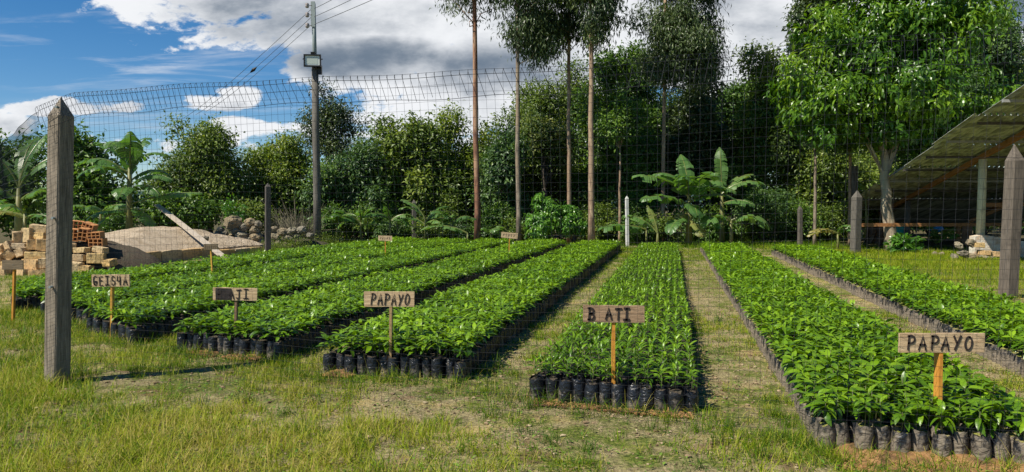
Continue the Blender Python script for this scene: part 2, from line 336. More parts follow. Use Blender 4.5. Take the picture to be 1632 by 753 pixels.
M['sack'] = mat('brown_sackcloth', lambda n, g: (n.mix(n.noise(n.mapping(g['obj'], scale=(30, 30, 60)), 3., 3), (.17, .10, .06), (.09, .055, .035)),), .9)
M['teal'] = mat('teal_plastic', lambda n, g: (.02, .33, .27, 1.), .4)
M['blue'] = mat('blue_tarpaulin', lambda n, g: (.02, .22, .55, 1.), .45)

# ------------------------------------------------------------------ ground, hills
def gz(x, y):
    h = (fbm(x*1.6, y*1.6, 3, 4)-.5)*.05+(fbm(x*7, y*7, 5, 2)-.5)*.022
    return h*np.clip((40-np.abs(y))/10, 0, 1)
def axis(lo, hi, step, far):
    a = np.arange(lo, hi+1e-6, step); o = []; s = step; x = hi
    while x < far: s *= 1.35; x += s; o.append(x)
    return a, o
ax, ox = axis(-8, 6, .07, 4000); _, oxl = axis(0, 8, .07, 4000)
gx = np.concatenate([-np.array(oxl)[::-1], ax, np.array(ox)])
ay, oy = axis(3.6, 13, .07, 5000); _, oyl = axis(0, 0, .07, 300)
gy = np.concatenate([3.6-np.array(oyl)[::-1], ay, np.array(oy)])
GX, GY = np.meshgrid(gx, gy); gm = MB(); nx, ny = len(gx), len(gy)
I, J = np.meshgrid(np.arange(ny-1), np.arange(nx-1), indexing='ij'); b0 = I*nx+J
gm.add(np.stack([GX, GY, gz(GX, GY)], -1).reshape(-1, 3), np.stack([b0, b0+1, b0+nx+1, b0+nx], -1).reshape(-1, 4))
tag(gm.build('ground', M['ground'], None, True), 'bare tan soil with patchy grass under the nursery beds', 'ground', kind='structure')
hm = MB(); hx = np.linspace(-2600, 2600, 120); hy = np.linspace(1100, 2600, 24); HX, HY = np.meshgrid(hx, hy)
HZ = np.sin(np.clip((HY-1100)/1500, 0, 1)*math.pi)**.7*(18+52*fbm(HX/420, HY/500, 9, 5))-12
I, J = np.meshgrid(np.arange(23), np.arange(119), indexing='ij'); b0 = I*120+J
hm.add(np.stack([HX, HY, HZ], -1).reshape(-1, 3), np.stack([b0, b0+1, b0+121, b0+120], -1).reshape(-1, 4))
tag(hm.build('hills', M['hill'], None, True), 'far wooded hills glimpsed between the trees', 'hills', kind='structure')

# ------------------------------------------------------------------ nursery beds
TH = math.atan(257/F); E1 = np.array([math.cos(TH), -math.sin(TH)]); E2 = np.array([math.sin(TH), math.cos(TH)])
CT = math.cos(TH)
def bed_pt(u, v): return np.outer(u, E1)+np.outer(v, E2)
# X0 left, X0 right, v front left, v front right, v end, style, name
BEDS = [(-11.45, -9.95, 10.9, 9.5, 28.6, 1, 'the leftmost bed'), (-9.30, -7.95, 9.3, 8.7, 28.6, 1, 'the bed behind the tall left post'),
        (-7.50, -6.22, 8.2, 7.55, 28.6, 1, 'the bed with the GEISHA sign'), (-5.55, -4.08, 7.35, 7.08, 28.4, 1, 'the bed with the B AJI sign'),
        (-3.38, -1.92, 6.62, 6.58, 28.3, 1, 'the bed with the middle PAPAYO sign'), (-1.165, .20, 6.05, 5.87, 27.6, 0, 'the bed with the B ATI sign'),
        (.98, 2.36, 5.22, 5.06, 27.6, 2, 'the bed with the right PAPAYO sign'), (3.27, 4.66, 4.9, 4.9, 26.3, 2, 'the rightmost bed')]
def leaf_tpl(n, wid=.34, arch=.35, fold=.12):     # pointed leaf, y 0..1
    v = []; q = []; t = []
    ys = np.linspace(0, 1, n+1)
    for i, y in enumerate(ys):
        h = -arch*y*y; wd = wid*.5*math.sin(math.pi*min(y*.93+.04, 1))**.8 if 0 < i < n else 0
        if i in (0, n): v.append((0, y, h))
        else: v += [(-wd, y, h+fold*wd*2), (0, y, h), (wd, y, h+fold*wd*2)]
    t += [(0, 2, 1), (0, 3, 2)]
    for i in range(1, n-1):
        a = 1+(i-1)*3; b = a+3; q += [(a, a+1, b+1, b), (a+1, a+2, b+2, b+1)]
    a = 1+(n-2)*3; t += [(a, a+1, len(v)-1), (a+1, a+2, len(v)-1)]
    return np.array(v), q, t
LEAF5, LEAF3, LEAF2 = leaf_tpl(5), leaf_tpl(3), leaf_tpl(2)
BENT5 = leaf_tpl(5, .42, .6, .2)
def plant_arrays(n, style, leaves, hs):
    """leaf positions / directions for n seedlings at the origin -> (n, leaves, 3) arrays"""
    k = np.arange(leaves)[None]; pair = k//2
    ang = rng.uniform(0, 6.28, (n, 1))+pair*1.57+(k % 2)*3.14+rng.normal(0, .25, (n, leaves))
    fr = (pair+.6)/(leaves/2); H = hs[:, None]
    if style == 0: z = H*(.18+.82*fr); el = .25+.85*fr+rng.normal(0, .18, (n, leaves)); L = .076*(1-.35*np.abs(fr-.55))
    else: z = H*(.44+.56*fr); el = -.1+.75*fr+rng.normal(0, .3, (n, leaves)); L = .110*(1-.45*np.abs(fr-.5))
    L = L*rng.uniform(.75, 1.25, (n, leaves))
    d = np.stack([np.cos(ang)*np.cos(el), np.sin(ang)*np.cos(el), np.sin(el)], -1)
    p = np.stack([rng.normal(0, .006, (n, leaves))+np.cos(ang)*.006, rng.normal(0, .006, (n, leaves))+np.sin(ang)*.006, z], -1)
    up = norm(np.stack([-np.cos(ang)*.3, -np.sin(ang)*.3, np.ones_like(ang)], -1)+rng.normal(0, .25, (n, leaves, 3)))
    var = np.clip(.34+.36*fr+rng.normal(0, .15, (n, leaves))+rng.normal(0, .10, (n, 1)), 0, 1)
    return p, d, up, L, var
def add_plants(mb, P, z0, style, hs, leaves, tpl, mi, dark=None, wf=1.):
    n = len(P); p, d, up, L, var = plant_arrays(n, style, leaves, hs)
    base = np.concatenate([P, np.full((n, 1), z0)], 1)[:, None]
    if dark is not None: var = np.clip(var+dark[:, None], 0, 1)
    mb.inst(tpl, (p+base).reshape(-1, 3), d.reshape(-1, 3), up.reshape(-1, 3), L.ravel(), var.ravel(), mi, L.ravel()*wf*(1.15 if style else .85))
BAG_R, BAG_H = .0575, .185
def bag_profile(seg, rings, rough):
    a = np.arange(seg)*2*math.pi/seg; v = []; zs = np.linspace(0, 1, rings)
    for i, z in enumerate(zs):
        r = BAG_R*(.86+.17*math.sin(math.pi*min(z*.8+.12, 1))+(-.02 if i == rings-1 else 0)); r = r*(1+rng.normal(0, rough, seg))
        zz = z*BAG_H+(rng.normal(0, .006, seg) if i == rings-1 else 0)
        v.append(np.stack([r*np.cos(a), r*np.sin(a), np.broadcast_to(zz, (seg,))], -1))
    v = np.concatenate(v); q = [(i*seg+j, i*seg+(j+1) % seg, (i+1)*seg+(j+1) % seg, (i+1)*seg+j) for i in range(rings-1) for j in range(seg)]
    return v, q
all_P, all_bed, all_row, all_col = [], [], [], []
for bi, (xl, xr, vl, vr, ve, st, nm) in enumerate(BEDS):
    ul, ur = xl*CT, xr*CT; nc = int(round((ur-ul)/.1125)); du = (ur-ul)/nc
    for c in range(nc):
        v0 = vl+(vr-vl)*c/(nc-1)+.055+(c % 2)*.05; v = np.arange(v0, ve+.15*math.sin(c), .1085); k = len(v)
        u = ul+du*(c+.5)+rng.normal(0, .006, k)+.03*(fbm(v*.6, np.full(k, bi*5.), 2)-.5)*2; v = v+rng.normal(0, .007, k)
        if k: all_P.append(bed_pt(u, v)); all_bed += [bi]*k; all_row += list(range(k)); all_col += [c]*k
all_P = np.concatenate(all_P); all_bed = np.array(all_bed); all_row = np.array(all_row); all_col = np.array(all_col)
# low-frequency height / vigour variation
vig = fbm(all_P[:, 0]*1.1, all_P[:, 1]*1.1, 21, 3)
hs_all = np.where(all_bed == 5, .128, .155)*(.62+.75*vig)*rng.uniform(.74, 1.24, len(all_P))
px, py = proj(np.concatenate([all_P, np.full((len(all_P), 1), .25)], 1))
inf = (px > -10) & (px < 1645) & (py < 752) & (all_P[:, 1] > 1)
dist = np.linalg.norm(all_P, axis=1)
keep = (px > -200) & (px < 1900) & (all_P[:, 1] > 3)
# missing / weak seedlings along the ragged ends
weak = (rng.random(len(all_P)) < .02) & (all_bed != 5)
order = np.argsort(np.where(inf, dist, 1e9)); near = np.zeros(len(all_P), bool); near[order[:300]] = True
# prototypes of single potted seedlings
def seed_protos(style, soil, bagm, count):
    res = []
    for i in range(count):
        v, q = bag_profile(14, 7, .022); b = MB(); b.add(v, q)
        nb = 14; b.add(np.vstack([v[:nb], [[0, 0, .001]]]), None, [(nb, (j+1) % nb, j) for j in range(nb)])
        bag = b.mesh('grow_bag', bagm, True)
        s = MB(); seg = 14; a = np.arange(seg)*2*math.pi/seg; vv = [(0, 0, BAG_H-.010+rng.normal(0, .003))]
        for r in (.55, .985):
            for t_ in a: vv.append((BAG_R*r*.93*math.cos(t_), BAG_R*r*.93*math.sin(t_), BAG_H-.014+rng.normal(0, .003)))
        s.add(vv, [(1+j, 1+seg+j, 1+seg+(j+1) % seg, 1+(j+1) % seg) for j in range(seg)], [(0, 1+j, 1+(j+1) % seg) for j in range(seg)])
        soil_m = s.mesh('soil', soil, True)
        h = (.128 if style == 0 else .158)*rng.uniform(.72, 1.2)
        t = MB(); t.tube([(0, 0, BAG_H-.02), (rng.normal(0, .004), rng.normal(0, .004), BAG_H+h*.5), (0, 0, BAG_H+h*.95)], [.003, .0025, .0015], 6)
        stem = t.mesh('stem', M['stemgreen'], True)
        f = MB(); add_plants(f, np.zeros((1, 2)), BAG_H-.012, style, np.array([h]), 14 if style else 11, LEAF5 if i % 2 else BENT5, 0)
        res.append((bag, soil_m, stem, f.mesh('foliage', M['seedling'], True)))
    return res
PR = {0: seed_protos(0, M['soil_dark'], M['bag'], 9), 1: seed_protos(1, M['soil_dark'], M['bag'], 9), 2: seed_protos(1, M['soil_moss'], M['bag_dusty'], 11)}
ORD = ['first', 'second', 'third', 'fourth', 'fifth', 'sixth', 'seventh', 'eighth', 'ninth', 'tenth', 'eleventh', 'twelfth', 'thirteenth']
BEDTXT = {5: 'the B ATI sign', 6: 'the right PAPAYO sign', 4: 'the middle PAPAYO sign', 7: 'no sign at the right'}
def child(name, me, parent):
    o = bpy.data.objects.new(name, me); COL.objects.link(o); o.parent = parent; return o
for k in np.where(near)[0]:
    bi, r, c = int(all_bed[k]), int(all_row[k]), int(all_col[k]); st = BEDS[bi][5]
    who = BEDTXT.get(bi, 'a sign at the left'); look = 'upright' if st == 0 else 'leafy'
    if r == 0: lab = f'coffee seedling in black bag, {ORD[c]} from left, front row, bed with {who}'
    elif r == 1: lab = f'coffee seedling {ORD[c]} from left in second row, bed with {who}'
    else: lab = f'{look} coffee seedling behind first two rows, near end, bed with {who}'
    e = thing('potted_seedling', lab, 'seedling', (all_P[k, 0], all_P[k, 1], float(gz(all_P[k, 0], all_P[k, 1]))), 'potted coffee seedlings at the near ends of the beds' if r > 1 else f'front rows of potted coffee seedlings in the bed with {who}', rng.uniform(0, 6.28))
    e.scale = (1, 1, rng.uniform(.88, 1.06)); e.rotation_euler[0] = rng.normal(0, .055); e.rotation_euler[1] = rng.normal(0, .055)
    pr = PR[st][int(rng.integers(len(PR[st])))]; s = rng.uniform(.94, 1.06)
    bg = child('grow_bag', pr[0], e); bg.scale = (s, s, 1); so = child('soil', pr[1], bg)
    if not weak[k]:
        child('stem', pr[2], e); fo = child('foliage', PR[st][int(rng.integers(len(PR[st])))][3], e)
        fo.rotation_euler[2] = rng.uniform(0, 6.28)
        if r == 0: fo.scale = (.78, .78, 1.0); fo.location[2] = .022
rest = MB(); R = keep & ~near
for st in (0, 1, 2):
    bedmask = np.array([BEDS[b][5] == st for b in range(8)])[all_bed]
    lv = 11 if st == 0 else 14
    for lo, hi, tpl, nl, wf in ((0, 8.5, LEAF5, lv, 1.), (8.5, 14, LEAF3, lv, 1.), (14, 60, LEAF2, lv-3, 1.25)):
        m_ = R & bedmask & (dist >= lo) & (dist < hi) & ~weak
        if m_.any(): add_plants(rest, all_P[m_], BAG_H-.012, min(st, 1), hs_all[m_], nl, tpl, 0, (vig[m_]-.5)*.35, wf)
# bags of the rest
for lo, hi, seg, rings in ((0, 12, 10, 4), (12, 60, 6, 2)):
    for dusty in (0, 1):
        m_ = R & (dist >= lo) & (dist < hi) & ((all_bed >= 6) == bool(dusty)); P = all_P[m_]
        for var_ in range(4):
            Q = P[var_::4]; n = len(Q)
            if not n: continue
            v, q = bag_profile(seg, rings, .03); nb = len(v)
            v = np.vstack([v, [[0, 0, BAG_H-.01]]]); cap = [((rings-1)*seg+j, (rings-1)*seg+(j+1) % seg, nb) for j in range(seg)]
            yd = np.stack([np.cos(t_ := rng.uniform(0, 6.28, n)), np.sin(t_), np.zeros(n)], -1); up = np.tile([0, 0, 1.], (n, 1))+rng.normal(0, .03, (n, 3))
            pos = np.concatenate([Q, np.zeros((n, 1))+rng.normal(0, .004, (n, 1))], 1)
            sc_ = np.ones(n)
            rest.inst((v, q, []), pos, yd, up, sc_, 0, 2 if dusty else 1)
            rest.inst((v, [], cap), pos, yd, up, sc_, 0, 4 if dusty else 3)
tag(rest.build('potted_seedlings', [M['seedling'], M['bag'], M['bag_dusty'], M['soil_dark'], M['soil_moss']], None, True),
    'thousands of coffee seedlings in black bags filling the long beds to the tree line', 'seedlings', kind='stuff')
# ------------------------------------------------------------------ grass, weeds, earth
def blade_tpl(bend):
    v = []
    for i, y in enumerate((0, .4, .75)):
        wd = (.5, .42, .26)[i]; v += [(-wd, y-bend*y*y*.3, -bend*y*y), (wd, y-bend*y*y*.3, -bend*y*y)]
    v.append((0, 1-bend*.3, -bend))
    return np.array(v), [(0, 1, 3, 2), (2, 3, 5, 4)], [(4, 5, 6)]
def in_bed(P, pad=.0):
    u = P@E1; v = P@E2; r = np.zeros(len(P), bool)
    for (xl, xr, vl, vr, ve, st, nm) in BEDS:
        f = np.clip((u/CT-xl)/(xr-xl), 0, 1); r |= (u > xl*CT-pad) & (u < xr*CT+pad) & (v > vl+(vr-vl)*f-pad) & (v < ve+pad)
    return r
def front_dist(P):                       # metres in front of (negative inside) the bed front line
    u = P@E1/CT; v = P@E2
    xs = [-14, -11.4, -9.9, -8, -6.2, -5.5, -4.1, -3.4, -1.9, -1.2, .2, .98, 2.4, 5]; vs = [11.5, 10.9, 9.5, 8.7, 7.6, 7.35, 7.08, 6.6, 6.58, 6.05, 5.87, 5.2, 5.06, 4.9]
    return np.interp(u, xs, vs)-v
grass = MB(); BL = [blade_tpl(b) for b in (.15, .5, .95)]
def sow(P, L, var, wid, lean=.45, mi=0, tl=None):
    n = len(P)
    if not n: return
    z = gz(P[:, 0], P[:, 1]); a = rng.uniform(0, 6.28, n); ln = np.abs(rng.normal(0, lean, n))
    d = np.stack([np.cos(a)*np.sin(ln), np.sin(a)*np.sin(ln), np.cos(ln)], -1); up = np.stack([-np.cos(a), -np.sin(a), .3+0*a], -1)
    k = rng.integers(0, 3, n)
    for i in range(3):
        m_ = k == i; grass.inst(BL[i], np.concatenate([P[m_], z[m_, None]-.004], 1), d[m_], -up[m_]*0+np.stack([np.cos(a[m_]+1.57)*.2, np.sin(a[m_]+1.57)*.2, 0*a[m_]], -1)+up[m_], L[m_], np.clip(var[m_], 0, 1), mi, wid[m_])
def cand(n, y0, y1):
    y = np.sqrt(rng.uniform(y0*y0, y1*y1, n)); x = rng.uniform(-.72, .72, n)*y; return np.stack([x, y], -1)
# foreground turf
P = cand(330000, 4.1, 11.5); fd = front_dist(P); ok = ~in_bed(P, .0); P, fd = P[ok], fd[ok]
pn = fbm(P[:, 0]*1.3+3, P[:, 1]*1.3, 31, 4); pf = fbm(P[:, 0]*6, P[:, 1]*6, 37, 2); ppx, ppy = proj(np.concatenate([P, np.zeros((len(P), 1))], 1))
yellow = np.clip((ppy-575-.03*np.abs(ppx-300)-50*(pn-.5))/110, 0, 1)*np.clip((980-ppx)/350, .15, 1)
left = np.clip((420-ppx)/350, 0, 1)*np.clip((ppy-480)/60, 0, 1)
edge = np.exp(-((fd-.10)/.22)**2)
dn = .30+.55*yellow+.5*left+.8*edge+(pn-.5)*3.2+(pf-.5)*2.6
bare = np.exp(-((ppx-560)/300)**2-((ppy-645)/32)**2)*.75+np.exp(-((ppx-1180)/110)**2-((ppy-600)/110)**2)*.6+np.exp(-((ppx-340)/160)**2-((ppy-610)/24)**2)*.45+np.exp(-((ppx-900)/260)**2-((ppy-715)/30)**2)*.35
dn = np.clip(dn-bare, .02, 1)
k = rng.random(len(P)) < dn; P, fd, pn, pf, yl, ed, lf = P[k], fd[k], pn[k], pf[k], yellow[k], edge[k], left[k]; n = len(P)
ppx, ppy = ppx[k], ppy[k]
L = (.035+.055*pf+.045*yl+.07*ed*pf+.035*lf)*rng.uniform(.6, 1.5, n)
var = .34+.30*yl-.12*ed+(pn-.5)*.9+(pf-.5)*.4+rng.normal(0, .17, n)+.06*lf; dry = rng.random(n) < .13; var[dry] = rng.uniform(.75, 1, dry.sum())
st_ = rng.random(n) < .10; L[st_] *= 1.6; var[st_] = rng.uniform(.8, 1, st_.sum())
sow(P[~st_], L[~st_], var[~st_], rng.uniform(.0022, .0050, (~st_).sum())*(1+.05*P[~st_, 1]), .85)
sow(P[st_], L[st_], var[st_], rng.uniform(.0015, .003, st_.sum())*(1+.05*P[st_, 1]), 1.25)
# taller tufts
C = cand(900, 4.2, 10.5); fdc = front_dist(C); cpx, cpy = proj(np.concatenate([C, np.zeros((len(C), 1))], 1))
pr_ = np.where((fdc > 0) & (fdc < .35), .75, np.where(cpy > 640, .35, .12)); C = C[(rng.random(len(C)) < pr_) & ~in_bed(C, .02)]
extra = [tuple(gnd(x, y))[:2] for x, y in ((110, 612), (85, 615), (125, 600), (1270, 700), (1290, 690), (1300, 718), (1255, 680), (1235, 665), (480, 560), (560, 620), (700, 625), (790, 590), (860, 540), (470, 575), (240, 545), (205, 592), (230, 590), (260, 588), (290, 586), (320, 584), (215, 600), (350, 590), (275, 598), (850, 650), (1110, 690), (1330, 735), (820, 600), (1250, 700))]
C = np.vstack([C, extra, extra]); nb = 42; T = np.repeat(C, nb, 0)+rng.normal(0, .04, (len(C)*nb, 2)); tv = np.repeat(rng.uniform(.1, .6, len(C)), nb); tl = np.repeat(rng.uniform(.09, .21, len(C)), nb)
T_ok = ~in_bed(T, 0); T, tv, tl = T[T_ok], tv[T_ok], tl[T_ok]
sow(T, tl*rng.uniform(.5, 1.2, len(T)), tv+rng.normal(0, .1, len(T)), rng.uniform(.0022, .0045, len(T)), .5)
# paths between the beds and the strip along the right side
U = rng.uniform(-9.9, 10.5, 330000); V = 4+np.sqrt(rng.random(330000))*25; P = bed_pt(U, V); P = P[~in_bed(P, 0.) & (P[:, 1] > 5) & (P[:, 0]/P[:, 1] < .72)]
u0 = P@E1/CT; pn = fbm(P[:, 0]*1.5, P[:, 1]*1.5, 51, 4); pf = fbm(P[:, 0]*6, P[:, 1]*6, 57, 2)
lush = np.where(u0 < -1, .95, np.where(u0 < 1.2, .42, np.where(u0 < 3.4, .45, .95)))
lush = lush+np.where((u0 > .1) & (u0 < 1), np.clip((P[:, 1]-9)/14, 0, .5), 0)
ed = np.where((u0 > .15) & (u0 < 1.05), np.exp(-((u0-.93)/.1)**2)*.4+np.exp(-((u0-.26)/.07)**2)*.25, 0)
k = rng.random(len(P)) < np.clip(lush+ed+(pn-.5)*2.2+(pf-.5)*1.2, .03, 1); P, pn, pf, u0 = P[k], pn[k], pf[k], u0[k]; n = len(P)
tall = np.where(u0 > 4.5, 1.9, np.where((u0 > 0) & (u0 < 4), .65, 1.)); var = .42+(pn-.5)*.6+rng.normal(0, .14, n)+.1*(u0 > 4.5); dry = rng.random(n) < .12; var[dry] = rng.uniform(.7, 1, dry.sum())
sow(P, (.03+.05*pf)*rng.uniform(.6, 1.4, n)*tall*(1+P[:, 1]*.015), var, rng.uniform(.002, .004, n)*(.7+.09*P[:, 1]), .7)
# left and rear verges
def verge(pts_n, x0, x1, y0, y1, Lh, v0, seed, thr=.3):
    P = np.stack([rng.uniform(x0, x1, pts_n), rng.uniform(y0, y1, pts_n)], -1); P = P[~in_bed(P, 0)]; q = fbm(P[:, 0]*.9, P[:, 1]*.9, seed, 3)
    k = (q+rng.normal(0, .08, len(P))) > thr; P, q = P[k], q[k]; n = len(P)
    sow(P, Lh*rng.uniform(.5, 1.5, n)*(.6+q), v0+(q-.5)*.5+rng.normal(0, .13, n), np.full(n, .0028)*(.7+.09*P[:, 1]), .55)
verge(26000, -13.5, -6.4, 9.5, 20, .09, .42, 61, .3)
verge(16000, -9.3, -3.5, 24.5, 33, .2, .3, 62, .25)
verge(22000, -5, 14, 28, 33, .18, .3, 63, .3)
verge(26000, 9.4, 17, 14, 30, .12, .5, 64, .25)
# small broad-leaved weeds
n = 30000; P = cand(n, 4.1, 12); fd = front_dist(P); pn = fbm(P[:, 0]*1.8, P[:, 1]*1.8, 71, 3); k = (~in_bed(P, 0)) & (rng.random(n) < np.clip((pn-.42)*2.2+.35*np.exp(-((fd-.2)/.25)**2), 0, 1)); P = P[k]; n = len(P)
a = rng.uniform(0, 6.28, n); e = rng.uniform(.05, .8, n)
grass.inst(LEAF2, np.concatenate([P, gz(P[:, 0], P[:, 1])[:, None]+rng.uniform(0, .03, (n, 1))], 1), np.stack([np.cos(a)*np.cos(e), np.sin(a)*np.cos(e), np.sin(e)], -1), np.tile([0, 0, 1.], (n, 1)), rng.uniform(.018, .05, n), rng.uniform(0, 1, n), 1, rng.uniform(.018, .05, n)*1.2)
tag(grass.build('grass', [M['grass'], M['weed']], None, False), 'patchy yellow green grass and weeds on the soil round the beds', 'grass', kind='stuff')
# clods and pebbles
def ico(sub=1):
    bm = bmesh.new(); bmesh.ops.create_icosphere(bm, subdivisions=sub, radius=1); v = np.array([tuple(x.co) for x in bm.verts]); f = [tuple(x.index for x in p.verts) for p in bm.faces]; bm.free(); return v, f
iv, if_ = ico(1); cl = MB(); P = cand(26000, 4.1, 12); P = P[~in_bed(P, -.02)]; n = len(P)
U = rng.uniform(-2, 3.4, 7000); Pp = bed_pt(U, rng.uniform(5, 20, 7000)); Pp = Pp[~in_bed(Pp, 0)]; P = np.vstack([P, Pp]); n = len(P)
for i in range(4):
    Q = P[i::4]; m_ = len(Q); v = iv*(1+rng.normal(0, .22, iv.shape)); a = rng.uniform(0, 6.28, m_); s = np.clip(rng.lognormal(-5.3, .55, m_), .002, .022)
    cl.inst((v*np.array([1, 1.2, .7]), [], if_), np.concatenate([Q, gz(Q[:, 0], Q[:, 1])[:, None]+s[:, None]*.2], 1), np.stack([np.cos(a), np.sin(a), 0*a], -1), np.tile([0, 0, 1.], (m_, 1)), s, rng.random(m_))
tag(cl.build('soil_clods', M['clod'], None, False), 'small clods and pebbles scattered over the bare soil', 'soil clods', kind='stuff')
# loose orange earth banked along two bed fronts
eb = MB()
def bank(xa, xb, va, vb, wdt, hgt, seed, thin=.45):
    nu, nv = 90, 22; uu = np.linspace(0, 1, nu); tt = np.linspace(0, 1, nv); UU, TT = np.meshgrid(uu, tt)
    xx = xa+(xb-xa)*UU; vv = va+(vb-va)*UU+.14-(wdt+.14)*TT; Q = bed_pt((xx*CT).ravel(), vv.ravel())
    h = hgt*np.sin(np.clip(.45+TT*.55, 0, 1)*math.pi)**.8*(thin+(2.4-2.2*thin)*(fbm(xx*7, vv*7, seed, 4)-(.22 if thin > 0 else .34)))*np.clip(np.minimum(UU, 1-UU)*12, 0, 1)-.004*0
    h = h.ravel()+gz(Q[:, 0], Q[:, 1])-.012; I, J = np.meshgrid(np.arange(nv-1), np.arange(nu-1), indexing='ij'); b0 = I*nu+J
    eb.add(np.concatenate([Q, h[:, None]], 1), np.stack([b0, b0+nu, b0+nu+1, b0+1], -1).reshape(-1, 4))
    n = 500; x = rng.uniform(xa, xb, n); f = (x-xa)/(xb-xa); Q = bed_pt(x*CT, va+(vb-va)*f-rng.uniform(0, wdt*1.1, n)); a = rng.uniform(0, 6.28, n); s = rng.uniform(.004, .017, n)
    eb.inst((iv*(1+rng.normal(0, .2, iv.shape)), [], if_), np.concatenate([Q, gz(Q[:, 0], Q[:, 1])[:, None]+.012], 1), np.stack([np.cos(a), np.sin(a), 0*a], -1), np.tile([0, 0, 1.], (n, 1)), s)
bank(-1.12, .16, 6.05, 5.87, .15, .06, 3, -.55); bank(1.02, 2.6, 5.2, 5.02, .36, .06, 5)
bank(-5.3, -4.9, 7.33, 7.25, .12, .05, 6); bank(-4.75, -4.3, 7.2, 7.12, .12, .05, 8); bank(-3.3, -3.0, 6.6, 6.6, .1, .05, 9)
tag(eb.build('loose_earth', M['soil_orange'], None, False), 'loose orange earth banked against the front bags', 'earth', kind='stuff')

# ------------------------------------------------------------------ posts
def square_post(name, label, base, top, wid, rz, m, group=None, tip=.17, extra=None):
    base, top = Vector(base), Vector(top); t = thing(name, label, 'post', base, group)
    d = top-base; mb = MB(); L = d.length; q = Euler((0, 0, rz)).to_matrix(); rings = [(-.1, 1.), (0., 1.0)]+[(z, 1.0) for z in np.linspace(.15, L-tip, 9)]
    v = []; corners = [(-.5, -.5), (-.42, -.5), (.42, -.5), (.5, -.42), (.5, .42), (.42, .5), (-.42, .5), (-.5, .42)]; corners[0] = (-.5, -.42)
    for z, s in rings:
        for x, y in corners: v.append(q@Vector((x*wid*(s+rng.normal(0, .008)), y*wid*(s+rng.normal(0, .008)), 0))+d*(z/L))
    nr = len(rings); n = 8; Q = [(i*n+j, i*n+(j+1) % n, (i+1)*n+(j+1) % n, (i+1)*n+j) for i in range(nr-1) for j in range(n)]
    v.append(d+q@Vector((rng.normal(0, wid*.07), rng.normal(0, wid*.07), 0))); T = [((nr-1)*n+j, (nr-1)*n+(j+1) % n, len(v)-1) for j in range(n)]
    mb.add([tuple(p) for p in v], Q, T); mb.build('shaft', m, t)
    return t
POSTS = 'pointed wooden fence posts'
b = gnd(91, 612); tp = at(98, 155, b.y)
big_post = square_post('fence_post', 'tall thick weathered fence post with pointed top nearest the camera at left', b, tp, .157, math.radians(-23), M['post'], POSTS)
sm = MB()
for x, y in ((90, 171), (84, 348), (80, 458)):
    p = at(x, y, b.y-.12)-b; sm.tube([p+Vector((0, .03, 0)), p-Vector((0, .012, 0))], [.011, .011], 8)
sm.build('nail', M['galv'], big_post)
b = gnd(427, 408); square_post('fence_post', 'dark slim fence post standing between the sand mound and the beds', b, at(427, 292, b.y), .17, .5, M['post_dark'], POSTS, .12)
square_post('fence_post', 'grey fence post in front of the banana leaves behind the far left bed ends', at(660, 386, 33)*Vector((1, 1, 0)), at(660, 318, 33), .17, .3, M['post_grey'], POSTS, .15)
b = Vector(at(1000, 384, 30.5)); b.z = 0; wp = square_post('fence_post', 'white painted slim fence post at the far end of the middle beds', b, at(999, 312, 30.5), .12, .2, M['post_white'], POSTS, .12)
b = Vector(at(1275, 384, 31)); b.z = 0; square_post('fence_post', 'short grey fence post with pointed tip behind the rightmost bed', b, at(1275, 328, 31), .16, .2, M['post_grey'], POSTS, .15)
b = gnd(1363, 405); square_post('fence_post', 'grey pointed fence post left of the leafy tree trunk', b, at(1366, 303, b.y), .26, .3, M['post_grey'], POSTS, .25)
b = Vector(at(1361, 395, 28)); b.z = 0; o = thing('wooden_stake', 'dark blunt stake rising behind the pointed grey post by the leafy tree', 'stake', b); mb = MB(); mb.tube([(0, 0, -.1), (0, 0, 1.4), tuple(at(1362, 265, 28)-b)], [.13, .12, .11], 10, rough=.04); mb.build('shaft', M['bark_dark'], o)
b = gnd(1606, 476); square_post('fence_post', 'wide grey pointed fence post in front of the shed at right edge', b, at(1619, 229, b.y), .225, .15, M['post_brown'], POSTS, .3)
